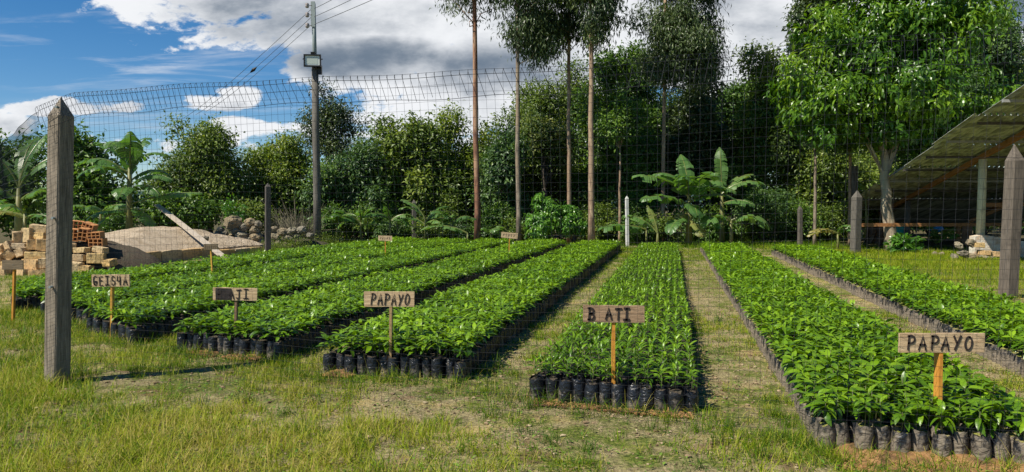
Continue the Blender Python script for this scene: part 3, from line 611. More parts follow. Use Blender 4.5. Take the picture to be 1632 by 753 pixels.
# ------------------------------------------------------------------ nets
def net(name, label, A0, B0, zt, sagf, pitch=.06, r=.0016, fold=.17, nz=41):
    A0, B0 = np.array(A0), np.array(B0); L = np.linalg.norm(B0-A0); D = (B0-A0)/L; Nn = np.array([D[1], -D[0]])
    if Nn[1] > 0: Nn = -Nn
    t = thing(name, label, 'netting', (A0[0], A0[1], 0))
    s = 0.; S = []
    while s < L: S.append(s); s += pitch*(.80+.38*min(s/L*1.6, 1))
    S = np.array(S); ns = len(S)
    def pt(s, k):                        # k = row index from the top (0) down
        z = zt(s/L)-k*pitch*1.02+.006*np.sin(s*5+k*.3); off = .012*np.sin(s*2.1+k*.21)+.02*np.sin(s*.9+k*.08)
        sk = .02*k*pitch*10*np.sin(s*.55)*.25
        p = A0+np.outer(np.atleast_1d(s+sk), D)+np.outer(np.atleast_1d(off), Nn); return np.concatenate([p, np.atleast_1d(z)[:, None]], 1)
    mb = MB()
    for k in range(nz): mb.tube(pt(S, k), (.0022 if k == 0 else r), 3, cap=False)
    rows = np.arange(nz)
    for s in S: mb.tube(np.concatenate([pt(np.array([s]), k) for k in rows]), r, 3, cap=False)
    # knots
    kn = np.concatenate([pt(S, k) for k in range(0, nz)]); mb.inst((np.array([(1, 0, 0), (-1, 0, 0), (0, 1, 0), (0, -1, 0), (0, 0, 1), (0, 0, -1)]), [], [(0, 2, 4), (2, 1, 4), (1, 3, 4), (3, 0, 4), (2, 0, 5), (1, 2, 5), (3, 1, 5), (0, 3, 5)]), kn, np.tile([0, 1., 0], (len(kn), 1)), np.tile([0, 0, 1.], (len(kn), 1)), r*1.9)
    mb = local(mb, (A0[0], A0[1], 0)); mb.build('mesh', M['net'], t)
    if fold:
        fb = MB(); th = np.linspace(0, 1, 9)
        for i, s in enumerate(S):
            skew = (.085 if s/L < .62 else (-.05 if s/L < .8 else .01))*(1+.25*math.sin(s*3)); f = fold*(1+.08*math.sin(s*7+i))
            base = pt(np.array([s]), 0)[0]; pts = []
            for q in th:
                a = min(q/.28, 1)*math.pi; zz = .032*math.sin(a) if q < .28 else -(q-.28)/.72*f; of = .028*(1-math.cos(a))
                dx = skew*q*1.15
                pts.append(base+np.array([D[0]*dx+Nn[0]*of, D[1]*dx+Nn[1]*of, zz]))
            fb.tube(pts, .0020, 3, cap=False)
        for q in (0, .2, .6, 1.):
            pts = []
            for s in S:
                skew = (.085 if s/L < .62 else (-.05 if s/L < .8 else .01))*(1+.25*math.sin(s*3)); base = pt(np.array([s]), 0)[0]; a = min(q/.28, 1)*math.pi; zz = .032*math.sin(a) if q < .28 else -(q-.28)/.72*fold*(1+.05*math.sin(s*7)); of = .028*(1-math.cos(a))
                pts.append(base+np.array([D[0]*skew*q*1.15+Nn[0]*of, D[1]*skew*q*1.15+Nn[1]*of, zz]))
            fb.tube(pts, (.0022 if q == 1. else .0013), 3, cap=False)
        local(fb, (A0[0], A0[1], 0)).build('folded_edge', M['net'], t)
    return t
net('fence_net', 'black plastic netting with folded top edge hung in front of the beds', (-4.19, 6.70), (3.9, 4.24), lambda f: 2.45+.085*np.minimum(f/.05, 1)+.085*f+.02*np.sin(f*9), 0, .06, .00095)
net('fence_net', 'black plastic netting running back from the tall left post', (-4.19, 6.70), (-10.4, 14.6), lambda f: 2.44+.16*f-.10*np.sin(f*math.pi), 0, .085, .002, 0, 9)
b = Vector((-10.5, 14.7, 0)); square_post('fence_post', 'weathered corner fence post holding the left netting, outside the view', b, b+Vector((0, 0, 2.55)), .16, .3, M['post'], POSTS)
b = Vector((3.98, 4.2, 0)); square_post('fence_post', 'weathered fence post holding the front netting, outside the view', b, b+Vector((0, 0, 2.7)), .16, .3, M['post'], POSTS)

# ------------------------------------------------------------------ signs
def arc(cx, cy, rx, ry, a0, a1, n=10): return [(cx+rx*math.cos(math.radians(a0+(a1-a0)*i/n)), cy+ry*math.sin(math.radians(a0+(a1-a0)*i/n))) for i in range(n+1)]
GL = {'P': [[(.1, 0), (.12, 1)], [(.0, .97)]+arc(.35, .72, .42, .27, 90, -90)+[(.1, .45)]], 'A': [[(0, 0), (.38, 1), (.8, 0)], [(.1, .36), (.72, .38)]],
      'Y': [[(0, 1), (.36, .5)], [(.78, 1), (.22, 0)]], 'O': [arc(.4, .5, .38, .48, 80, 440, 16)], 'B': [[(.14, 0), (.16, 1)], [(0, .98)]+arc(.3, .75, .32, .24, 90, -90, 8)+[(.15, .5)], [(.15, .5)]+arc(.32, .26, .38, .26, 90, -90, 8)+[(0, 0)]],
      'T': [[(0, .98), (.85, 1)], [(.42, 1), (.4, .02)]], 'I': [[(.05, 1), (.75, 1)], [(.4, 1), (.38, 0)], [(.0, 0), (.8, .02)]], 'J': [[(.05, .97), (.8, 1)], [(.5, 1), (.48, .2)]+arc(.28, .2, .2, .2, 0, -170, 6)],
      'G': [arc(.42, .5, .4, .5, 50, 300, 12)+[(.72, .2), (.72, .42), (.42, .42)], arc(.3, .2, .22, .2, 0, 300, 8)], 'E': [[(.7, 1), (.05, .97), (.1, .0), (.75, 0)], [(.1, .52), (.6, .54)]], 'S': [arc(.42, .74, .34, .25, 30, 250, 8)+arc(.38, .26, .36, .26, 80, -150, 8)],
      'H': [[(.05, 1), (.08, 0)], [(.72, 1), (.7, 0)], [(.06, .5), (.7, .52)]], 'h': [[(.05, 1), (.0, .45), (.7, .45)], [(.6, .95), (.6, 0)]], '~': [[(.05, .2), (.3, .9), (.5, .3), (.75, .85)]], 'i': [[(.3, .1), (.35, .9)]], ' ': []}
def lettering(mb, text, x0, x1, z0, z1, y, th, slant=0., var=.0):
    n = len(text); cw = (x1-x0)/n; 
    for i, ch in enumerate(text):
        w_, h_ = cw*.78, (z1-z0); ox = x0+i*cw+cw*.1+rng.normal(0, cw*.03); oz = z0+rng.normal(0, h_*.03)
        for st in GL[ch]:
            pts = [Vector((ox+p[0]*w_+slant*p[1]*h_, oz+p[1]*h_)) for p in st]
            if len(pts) < 2: continue
            for k in range(len(pts)):      # ribbon with slight pressure changes
                pass
            v = []; 
            for k, p in enumerate(pts):
                d = (pts[min(k+1, len(pts)-1)]-pts[max(k-1, 0)]).normalized(); nn = Vector((-d.y, d.x))*th*rng.uniform(.42, .62)
                e = d*th*.35*(-1 if k == 0 else (1 if k == len(pts)-1 else 0))
                for sg in (1, -1): v.append((p.x+e.x+nn.x*sg, y, p.y+e.y+nn.y*sg))
            nv = len(pts); layer = [(a, y+.0006, c) for a, _, c in v]
            q = [(2*k, 2*k+1, 2*k+3, 2*k+2) for k in range(nv-1)]
            mb.add(v, q)
def sign(label, box, stake_px, zs, text, tx, bm='board', sm_='stake', ink='ink', tilt=0., group='hand lettered bed signs', swid=.045, paint=None, slant=0., tz=(.2, .82), th=.0085, yaw=0.):
    x0, x1, y0, y1 = box; base = gnd(stake_px[0], stake_px[1], zs) if zs < 3 else at(stake_px[0], stake_px[1], zs); Yd = base.y; sc = Yd/F
    W, H = (x1-x0)*sc, (y1-y0)*sc; c = at((x0+x1)/2, (y0+y1)/2, Yd)
    t = thing('bed_sign', label, 'sign', (c.x, Yd, 0), group, yaw)
    s = MB(); xb = base.x-c.x; D = .022
    topx = at(stake_px[2] if len(stake_px) > 2 else stake_px[0], y1, Yd).x-c.x; zt = c.z+H*.35
    v0 = Vector((xb-(topx-xb)*.3, .024, -.05)); s.beam(v0, (topx, .024, zt), swid, .024); s.build('stake', M[sm_], t)
    bd = MB(); nseg = 8; v = []
    for i in range(nseg+1):
        x = -W/2+W*i/nseg
        for z, y in ((-H/2, -D/2), (H/2, -D/2), (H/2, D/2), (-H/2, D/2)): v.append((x+(rng.normal(0, .002) if i in (0, nseg) else 0), y, z+rng.normal(0, .0012)))
    q = [(i*4+j, i*4+(j+1) % 4, i*4+4+(j+1) % 4, i*4+4+j) for i in range(nseg) for j in range(4)]+[(0, 3, 2, 1), (nseg*4, nseg*4+1, nseg*4+2, nseg*4+3)]
    bd.add(v, q); bo = bd.build('board', M[bm], t); bo.location = (0, 0, c.z); bo.rotation_euler[1] = tilt
    if paint:
        pm = MB(); xa, xb_ = paint; pv = [(-W/2+W*xa, -D/2-.003, -H/2+.004), (-W/2+W*xb_, -D/2-.003, -H/2+.004), (-W/2+W*(xb_+.015), -D/2-.003, 0), (-W/2+W*xb_, -D/2-.003, H/2-.006), (-W/2+W*xa, -D/2-.003, H/2-.004)]
        pm.add(pv, [(0, 1, 2, 4)], [(2, 3, 4)]); pm.build('paint_patch', M['paint_black'], bo)
    if text:
        lm = MB()
        for s_, a, b_, in tx: lettering(lm, s_, -W/2+W*a, -W/2+W*b_, -H/2+H*tz[0], -H/2+H*tz[1], -D/2-.0045, th*H/.12, slant)
        lm.build('lettering', M[ink], bo)
    nl = MB()
    for xx in (-.008, .010): nl.tube([(topx+xx, -D/2-.004, .0), (topx+xx, -D/2+.002, 0)], [.0028, .0028], 6)
    nl.build('nail', M['galv'], bo)
    return t
sign('pale wooden sign lettered PAPAYO in black on an orange stake, nearest at right', (1432, 1568, 531, 562), (1497, 690, 1499), 4.93, 1, [('PAPAYO', .08, .88)], sm_='stake', swid=.064, slant=.06, th=.0125, tz=(.16, .86))
sign('reddish wooden sign lettered B ATI on an orange stake', (929, 1027, 487, 514), (978, 612, 978), 6.02, 1, [('B', .07, .25), ('ATI', .36, .80)], bm='board_red', swid=.052, th=.0145, tz=(.16, .84), tilt=.012)
sign('pale wooden sign lettered PAPAYO on a tan stake in the middle', (580, 661, 465, 489), (622, 590, 623), 7.08, 1, [('PAPAYO', .13, .92)], sm_='stake_tan', swid=.064, slant=.12, th=.010, tz=(.14, .86))
sign('wooden sign with black painted left half lettered B AJI', (340, 410, 459, 479), (374, 532, 376), 8.25, 1, [('B', .10, .22), ('AJI', .35, .85)], sm_='stake_brown', swid=.05, paint=(.06, .42), th=.011, tz=(.1, .85), tilt=.02)
sign('pale wooden sign lettered GEISHA on a bright yellow stake', (147, 207, 438, 457), (177, 516, 178), 9.15, 1, [('GEIShA', .03, .98)], sm_='stake_yellow', swid=.055, th=.011, tz=(.12, .86), tilt=-.01)
sign('dark weathered blank sign board on an orange stake at far left', (4, 37, 415, 430), (19, 480, 22), .30, 0, [], bm='board_dark', sm_='stake', swid=.045, group='distant bed signs')
sign('small faded sign on a yellow stake in front of the sand mound', (325, 347, 389, 398), (338, 431, 335), .36, 1, [('~i~i~i', .04, .96)], bm='board_dark', sm_='stake_yellow', swid=.04, ink='ink_soft', tz=(.1, .8), group='distant bed signs')
sign('small pale sign on an orange stake, farthest back among the left beds', (603, 625, 376, 384), (614, 402, 614), .34, 1, [('~~i~i', .1, .9)], sm_='stake', swid=.06, ink='ink_soft', tilt=.03, group='distant bed signs')
sign('small tilted tan sign on a brown stake beside a thin tree trunk', (799, 825, 371, 380), (811, 401, 812), .34, 1, [('~i~i~', .06, .9)], sm_='stake', swid=.06, ink='ink_soft', tilt=.09, group='distant bed signs')

# ------------------------------------------------------------------ utility pole, lamp, wires
pb = Vector((-7.50, 29, 0)); pole = thing('utility_pole', 'tall dark utility pole behind the left beds carrying a floodlight', 'utility pole', pb)
def rel(px_, py_, Yd=29.): return at(px_, py_, Yd)-pb
m = MB(); z1 = rel(505, 100).z; m.tube([(0, 0, -.2), (0, 0, 2), (-.02, 0, 4.5), (-.03, 0, z1)], [.155, .145, .135, .125], 14, rough=.015); m.build('shaft', M['pole'], pole, True)
m = MB(); zt_ = rel(503, 6).z; m.tube([(-.03, 0, z1-.5), (-.06, 0, zt_)], [.085, .08], 12); m.build('mast', M['galv'], pole, True)
m = MB(); m.box((-.06, -.09, zt_-.42), (.16, .03, .95)); m.build('bracket', M['galv'], pole)
for dz in (.10, .45, .85):
    i_ = MB(); zc = zt_-dz; i_.tube([(-.28, -.10, zc-.09), (-.28, -.10, zc-.05), (-.28, -.10, zc), (-.28, -.10, zc+.05), (-.28, -.10, zc+.09)], [.04, .085, .05, .085, .04], 12); i_.beam((-.1, -.1, zc), (-.28, -.1, zc), .02, .02); i_.build('insulator', M['porcelain'], pole, True)
m = MB(); m.box((.17, -.02, rel(510, 112).z), (.14, .12, .34)); m.build('junction_box', M['black'], pole)
fc = at(498, 97, 28.7); fl = thing('floodlight', 'rectangular black framed floodlight with white glass on the utility pole', 'floodlight', fc, None, .12)
W_, H_ = .64, .46; m = MB()
for x, z, a, b_ in ((-W_/2+.025, 0, .05, H_), (W_/2-.025, 0, .05, H_), (0, H_/2-.025, W_-.1, .05), (0, -H_/2+.025, W_-.1, .05)): m.box((x, 0, z), (a, .12, b_))
m.box((0, .07, 0), (W_*.9, .1, H_*.9)); m.build('housing', M['black'], fl)
m = MB(); m.box((0, -.01, 0), (W_-.1, .02, H_-.1)); m.build('glass', M['lampglass'], fl)
m = MB(); m.box((0, -.024, 0), (W_-.24, .006, H_-.2)); m.build('reflector', M['reflector'], fl)
m = MB(); m.beam((-W_/2-.03, 0, .05), (-W_/2-.03, .18, .1), .03, .03); m.beam((W_/2+.03, 0, .05), (W_/2+.03, .18, .1), .03, .03); m.beam((-W_/2-.03, .18, .1), (W_/2+.03, .18, .1), .03, .03); m.beam((0, .1, H_/2+.06), (0, .32, H_/2+.1), .16, .12); m.build('bracket', M['black'], fl)
for k, (fx, fy) in enumerate(((292, 189), (312, 183), (328, 178))):
    wt_ = thing('power_line', ['topmost thin power line reaching the utility pole', 'middle thin power line with a small clamp on it', 'lowest thin power line reaching the utility pole'][k], 'power line', (pb.x, pb.y, 0), 'power lines')
    a = at(497, (14, 27, 39)[k], 28.9); e = at(fx, fy, 95.); q = at((760, 860, 960)[k], (-135, -155, -170)[k], 17.)
    m = MB(); pts = [a.lerp(e, t_)-Vector((0, 0, 1.2*t_*(1-t_))) for t_ in np.linspace(0, 1, 24)]; m.tube([p-Vector((pb.x, pb.y, 0)) for p in pts], np.linspace(.011, .028, 24), 4)
    a2 = Vector((a.x+.1, a.y, a.z)); pts = [a2.lerp(q, t_)-Vector((0, 0, .3*t_*(1-t_))) for t_ in np.linspace(0, 1, 12)]; m.tube([p-Vector((pb.x, pb.y, 0)) for p in pts], .011, 4); m.build('cable', M['wire'], wt_)
    if k == 1:
        p = a.lerp(e, .235)-Vector((0, 0, 1.2*.235*.765)); c_ = MB(); c_.tube([p+Vector((-.18, 0, -.16))-Vector((pb.x, pb.y, 0)), p-Vector((pb.x, pb.y, 0)), p+Vector((.18, 0, .14))-Vector((pb.x, pb.y, 0))], [.03, .11, .03], 8); c_.build('clamp', M['black'], wt_)

# ------------------------------------------------------------------ trees
def crown_leaves(mb, blobs, n_clump, per, leaf, tpl, droop=.3, spread=.22, sub=9, wid=1., whorl=False, shell=.5):
    """blobs: (centre, radii); foliage in clumps through the volume of random sub-lobes"""
    vols = np.array([np.prod(r) for _, r in blobs]); pr = vols**.75/np.sum(vols**.75)
    lobes = []
    for (c, r), p_ in zip(blobs, pr):
        c, r = np.array(tuple(c)), np.array(r)
        for _ in range(max(4, int(sub*len(blobs)*p_))):
            d = norm(rng.normal(size=3)); k_ = rng.uniform(.25, .85); lobes.append((c+d*r*k_, r*rng.uniform(.26, .56), c))
    C, Rr, O = [np.array(q) for q in zip(*lobes)]
    lv = Rr.prod(1)**.8; idx = rng.choice(len(C), n_clump, p=lv/lv.sum()); d = norm(rng.normal(size=(n_clump, 3))+np.array([0, 0, .25])); rad = rng.uniform(shell, 1.08, (n_clump, 1))
    P = C[idx]+d*Rr[idx]*rad; cv = rng.normal(0, .16, n_clump)+.05*(d[:, 2])
    lobev = rng.normal(0, .12, len(C))[idx]
    out = norm(d+.5*norm(P-O[idx])); n = n_clump*per; Pn = np.repeat(P, per, 0); On = np.repeat(out, per, 0)
    if whorl:
        a = np.tile(np.arange(per)*2*math.pi/per, n_clump)+rng.normal(0, .3, n); ref = norm(np.cross(On, np.tile([0, 0, 1.], (n, 1)))+1e-4); bt = np.cross(On, ref)
        D = On*.55+(ref*np.cos(a)[:, None]+bt*np.sin(a)[:, None])*.8; D[:, 2] -= droop; Q = Pn+rng.normal(0, spread, (n, 3))*.4
    else:
        D = On*.7+rng.normal(0, .6, (n, 3)); D[:, 2] -= droop; Q = Pn+rng.normal(0, spread, (n, 3))
    D = norm(D); up = On*.6+np.array([0, 0, .8])+rng.normal(0, .35, (n, 3)); L = leaf*rng.uniform(.65, 1.3, n)
    var = np.clip(.42+np.repeat(cv+lobev, per)+rng.normal(0, .12, n), 0, 1)
    mb.inst(tpl, Q, D, up, L, var, 0, L*wid); return C
def limbs(mb, base, C, r0, k=14):
    base = np.array(tuple(base)); idx = rng.choice(len(C), min(k, len(C)), replace=False)
    for i in idx:
        e = C[i]; m1 = base+(e-base)*.45+np.array([0, 0, -.08*np.linalg.norm(e-base)])+rng.normal(0, .12, 3)
        mb.tube([base, m1, e], [r0, r0*.55, r0*.15], 6, cap=False)
T2 = leaf_tpl(2, .5, .25, .2); TE = leaf_tpl(2, .24, .35, .2); TW = leaf_tpl(4, .36, .45, .2)
def tree(name, label, px0, yb, Yd, trunk_r, trunk_px, blobs, leaf, nclump, per, matn, bark_='bark_grey', group='trees along the far side of the beds', tpl=T2, droop=.3, spread=.22, wid=1., whorl=False, dep=None, sub=9, lean=0., rise=.75, nl=14, cat='tree', shell=.5):
    """blobs in photo pixels (cx, cy, rx, ry[, depth offset]) at depth Yd; trunk from the ground up to pixel height trunk_px"""
    b_ = at(px0, yb, Yd); b_.z = 0; t = thing(name, label, cat, b_, group); s = Yd/F
    W = []
    for q in blobs:
        dz = q[4] if len(q) > 4 else 0; c = at(q[0], q[1], Yd+dz); W.append((np.array(tuple(c-b_)), np.array([q[2]*s, (dep or (q[2]+q[3])*.5*s), q[3]*s])))
    if group == BR: leaf *= 1.3; nclump = int(nclump*1.45)
    f = MB(); C = crown_leaves(f, W, nclump, per, leaf, tpl, droop, spread, sub, wid, whorl, shell); f.build('crown', M[matn], t)
    tp_ = at(px0+lean, trunk_px, Yd)-b_; tr = MB(); n = 9; pts = [Vector((tp_.x*k/n+rng.normal(0, trunk_r*.12)*(0 < k), rng.normal(0, trunk_r*.12), -.1 if k == 0 else tp_.z*k/n)) for k in range(n+1)]
    tr.tube(pts, [trunk_r*(1.1 if k == 0 else .9-.42*k/n) for k in range(n+1)], 12, rough=.04)
    for i in rng.choice(len(C), min(nl, len(C)), replace=False):
        e = C[i]; hd = math.hypot(e[0]-tp_.x, e[1]); zz = min(max(e[2]-rise*hd, tp_.z*.55), tp_.z*.99); f_ = zz/tp_.z; p0 = np.array([tp_.x*f_, 0, zz]); v_ = e-p0
        p1 = p0+v_*.35+np.array([0, 0, .12*np.linalg.norm(v_)])+rng.normal(0, .1, 3); p2 = p0+v_*.7+np.array([0, 0, .1*np.linalg.norm(v_)])+rng.normal(0, .1, 3); rr_ = trunk_r*(.16+.1*rng.random())
        tr.tube([p0, p1, p2, e], [rr_, rr_*.7, rr_*.45, rr_*.12], 6, cap=False)
    tr.build('trunk', M[bark_], t, True); return t
BR, SH = 'broadleaf trees behind the beds', 'bushes below the trees'
tree('broadleaf_tree', 'dark dense tree at the far left edge behind banana leaves', 30, 385, 33, .2, 330, [(30, 300, 60, 85), (-30, 260, 60, 80), (55, 230, 32, 26)], .17, 900, 9, 'deep', 'bark_dark', BR)
tree('broadleaf_tree', 'glossy dark tree between the tall left post and the banana plant', 148, 385, 31, .2, 330, [(135, 270, 42, 60), (160, 320, 50, 55), (120, 230, 28, 30)], .17, 850, 9, 'deep', 'bark_dark', BR)
tree('broadleaf_tree', 'rounded olive tree right of the tall banana plant', 335, 385, 34, .2, 330, [(325, 250, 66, 62), (295, 300, 50, 60), (365, 300, 45, 60), (285, 205, 26, 18), (350, 215, 40, 30)], .13, 1700, 10, 'olive', 'bark_dark', BR)
tree('broadleaf_tree', 'loose olive yellow tree left of the utility pole', 440, 385, 36, .18, 330, [(432, 250, 42, 42), (455, 300, 45, 55), (410, 300, 38, 55), (470, 250, 26, 30)], .13, 1500, 10, 'yellow', 'bark_dark', BR)
tree('broadleaf_tree', 'small dark tree filling the gap left of the rock pile', 258, 388, 31.5, .1, 350, [(262, 335, 42, 34), (310, 345, 50, 26)], .14, 650, 9, 'deep', 'bark_dark', BR)
tree('spire_tree', 'tall pointed dark tree directly behind the utility pole', 525, 385, 44, .2, 190, [(516, 165, 24, 34), (500, 200, 32, 32), (545, 200, 30, 40), (530, 235, 44, 26), (512, 145, 10, 16)], .17, 1000, 10, 'euc', 'bark_dark', None, droop=.2)
tree('broadleaf_tree', 'bluish green bushy tree right of the utility pole', 555, 385, 35, .2, 330, [(550, 275, 50, 45), (520, 310, 42, 55), (590, 310, 45, 55)], .15, 1500, 10, 'bluegreen', 'bark_dark', BR)
tree('broadleaf_tree', 'broad rounded tree with large leaves left of the red brown trunk', 655, 385, 36, .22, 330, [(650, 225, 58, 50), (620, 280, 48, 60), (690, 290, 50, 60), (655, 330, 60, 40)], .17, 2000, 9, 'olive', 'bark_dark', BR)
tree('broadleaf_tree', 'yellowish olive tree just behind the red brown trunk', 752, 385, 38, .22, 330, [(735, 225, 42, 48), (770, 270, 55, 60), (720, 300, 40, 60), (790, 210, 30, 36), (760, 330, 50, 40)], .14, 1900, 10, 'yellow', 'bark_dark', BR)
tree('broadleaf_tree', 'mid green tree between the two leftmost eucalyptus trunks', 795, 385, 35, .18, 340, [(800, 270, 34, 55), (790, 335, 42, 38)], .15, 900, 10, 'bluegreen', 'bark_dark', BR)
tree('flowering_tree', 'tree with pale yellow blossom behind the thin eucalyptus trunks', 868, 385, 37, .2, 300, [(875, 215, 42, 32), (855, 200, 26, 24), (890, 245, 30, 26)], .19, 700, 8, 'pale', 'bark_dark', None)
tree('broadleaf_tree', 'tall olive tree topping out behind the pale blossom', 872, 385, 40, .22, 300, [(868, 165, 42, 46), (840, 250, 44, 80), (895, 300, 55, 60), (850, 330, 40, 40)], .14, 1900, 10, 'olive', 'bark_dark', BR)
tree('broadleaf_tree', 'dark tall tree rising behind the tan eucalyptus trunk', 970, 385, 38, .22, 300, [(975, 110, 48, 42), (960, 190, 52, 60), (1000, 250, 58, 70), (940, 300, 44, 60), (1010, 330, 50, 40)], .16, 2500, 10, 'deep', 'bark_dark', BR)
tree('broadleaf_tree', 'very dark tree behind the large banana clump', 1110, 385, 38, .22, 300, [(1110, 210, 58, 70), (1080, 280, 50, 60), (1150, 280, 50, 70), (1135, 130, 34, 38)], .16, 2300, 10, 'euc', 'bark_dark', BR)
tree('broadleaf_tree', 'narrow olive tree left of the big leafy tree', 1215, 385, 37, .2, 300, [(1212, 130, 34, 44), (1200, 190, 46, 60), (1230, 230, 55, 80), (1190, 290, 55, 60)], .14, 3000, 10, 'olive', 'bark_dark', BR)
tree('broadleaf_tree', 'dark undergrowth tree behind the thin pale pole trunk', 1320, 388, 36, .2, 320, [(1310, 290, 60, 60), (1370, 280, 50, 60), (1270, 330, 50, 45), (1350, 340, 60, 40)], .14, 2000, 10, 'olive', 'bark_dark', BR)
tree('broadleaf_tree', 'tall olive tree filling the gap between second and third eucalyptus trunks', 850, 385, 43, .22, 300, [(850, 190, 50, 50), (900, 150, 44, 50), (830, 250, 50, 60)], .14, 1500, 10, 'olive', 'bark_dark', BR)
tree('broadleaf_tree', 'tall dark tree filling the gap right of the tan eucalyptus trunk', 1020, 385, 43, .22, 300, [(1015, 130, 50, 56), (1030, 200, 60, 60), (980, 170, 44, 56)], .15, 1900, 10, 'deep', 'bark_dark', BR)
tree('broadleaf_tree', 'tall dark tree right of the wide eucalyptus crown', 1165, 385, 43, .22, 300, [(1160, 170, 46, 50), (1190, 220, 50, 60), (1230, 150, 40, 56)], .15, 1900, 10, 'deep', 'bark_dark', BR)
tree('broadleaf_tree', 'dark tall tree behind the upper left of the big leafy tree', 1290, 388, 38, .25, 150, [(1290, 50, 50, 55), (1310, 110, 55, 60), (1270, 170, 30, 60), (1320, -30, 60, 50)], .16, 1800, 10, 'euc', 'bark_dark', BR, droop=.5)
tree('broadleaf_tree', 'blue green tall tree behind the right side of the big leafy tree', 1560, 388, 44, .25, 200, [(1560, 60, 46, 75), (1588, 110, 44, 90), (1540, 150, 46, 80), (1592, 30, 26, 28), (1520, 20, 50, 50)], .17, 2600, 10, 'bluegreen', 'bark_dark', BR)
tree('broadleaf_tree', 'olive tree above the shed roof at the right edge', 1640, 388, 48, .25, 250, [(1640, 130, 48, 50), (1610, 170, 50, 50), (1680, 140, 50, 60)], .15, 1500, 10, 'olive', 'bark_dark', BR)
tree('broadleaf_tree', 'dark tree seen under the crown of the big leafy tree', 1430, 388, 40, .2, 300, [(1440, 250, 60, 60), (1400, 310, 50, 50), (1480, 240, 60, 50)], .15, 1500, 10, 'deep', 'bark_dark', BR)
# a second rank, deeper in
for i, (x, cy, mt, lab) in enumerate(((600, 300, 'deep', 'dark filler tree deep behind the large leaved rounded tree'), (700, 280, 'deep', 'dark filler tree deep behind the red brown trunk'), (820, 270, 'euc', 'dark filler tree deep behind the second eucalyptus trunk'), (920, 220, 'deep', 'dark filler tree deep behind the third eucalyptus trunk'), (1040, 200, 'euc', 'dark filler tree deep behind the bare straight trunk'), (1150, 220, 'deep', 'dark filler tree deep behind the banana clump'), (1260, 210, 'euc', 'dark filler tree deep behind the thin pole trunk'), (1380, 230, 'deep', 'dark filler tree deep behind the big leafy tree'), (70, 330, 'deep', 'dark low filler tree deep behind the adobe block pile'), (1510, 300, 'deep', 'dark filler tree deep behind the shed'))):
    tree('broadleaf_tree', lab, x, 380, 52+2*(i % 3), .25, 300, [(x, cy, 75, 80 if x > 100 else 35), (x-35, cy+50, 60, 60 if x > 100 else 30), (x+35, cy+50, 60, 60 if x > 100 else 30)], .26, 1150, 10, mt, 'bark_dark', 'trees deep in the wood', spread=.35)
# big leafy tree on the right
tree('leafy_tree', 'big bright leafy tree with pale trunk left of the shed', 1418, 400, 27.2, .24, 190, [(1400, 60, 95, 75), (1310, 130, 72, 62), (1490, 70, 75, 75), (1420, 150, 110, 60), (1550, 160, 56, 36), (1500, 205, 60, 46), (1300, 60, 46, 44), (1335, 195, 72, 30), (1440, -60, 110, 70), (1480, 245, 44, 30), (1420, 225, 70, 34), (1290, 175, 45, 30)], .235, 5600, 8, 'bright', 'bark_pale', None, TW, .62, .3, 1., True, 2.6, 12, -12, 26)
# eucalyptus
EG = 'slender eucalyptus trees'
tree('eucalyptus_tree', 'eucalyptus with straight red brown trunk, leftmost of the tall row', 761, 385, 33, .155, -130, [(757, -14, 60, 34), (722, 6, 30, 14), (800, 6, 36, 24), (760, -80, 60, 60), (772, 34, 22, 14)], .21, 800, 11, 'euc', 'bark_red', EG, TE, .95, .2, 1., lean=-7)
tree('eucalyptus_tree', 'eucalyptus with grey blotched trunk, second from left in the tall row', 827, 385, 32, .125, -60, [(845, 20, 44, 48), (830, -60, 50, 60), (812, 55, 20, 28), (862, 72, 30, 34), (835, 20, 30, 30)], .21, 1300, 11, 'euc', 'bark_grey', EG, TE, .95, .2, lean=-3)
tree('eucalyptus_tree', 'eucalyptus with dark upper trunk forking at its crown', 907, 385, 34, .12, -40, [(900, 25, 50, 42), (870, 72, 42, 32), (938, 64, 28, 28), (905, -40, 60, 50), (855, 40, 30, 34)], .21, 2200, 11, 'euc', 'bark_tan', EG, TE, .95, .2)
tree('eucalyptus_tree', 'eucalyptus with thick rough tan trunk, nearest of the tall row', 943, 385, 31, .15, -60, [(962, 15, 38, 44), (930, -50, 60, 50), (980, 30, 20, 26), (950, 60, 22, 24)], .21, 1200, 11, 'euc', 'bark_tan', EG, TE, .95, .2, lean=-2)
tree('eucalyptus_tree', 'eucalyptus with wide dark crown against the bright cloud', 1056, 385, 34, .115, -20, [(1085, 50, 62, 60), (1060, 110, 52, 40), (1110, 100, 45, 45), (1130, 25, 30, 36), (1040, 30, 34, 34), (1090, -50, 70, 60)], .22, 4200, 11, 'euc', 'bark_tan', EG, TE, .8, .22, lean=4)
tree('slender_tree', 'thin short bare trunk between the tan eucalyptus and the white post', 988, 385, 33, .075, 235, [(985, 205, 40, 34), (1000, 180, 30, 30)], .16, 350, 10, 'deep', 'bark_tan', None)
tree('slender_tree', 'thin pale pole trunk right of the short grey post', 1299, 388, 31, .085, 205, [(1300, 190, 40, 32), (1290, 165, 30, 30)], .16, 350, 10, 'euc', 'bark_grey', None)
tree('slender_tree', 'thin tan trunk just left of the pointed grey post by the leafy tree', 1355, 393, 29.5, .10, 225, [(1350, 215, 36, 26)], .16, 300, 10, 'deep', 'bark_tan', None)
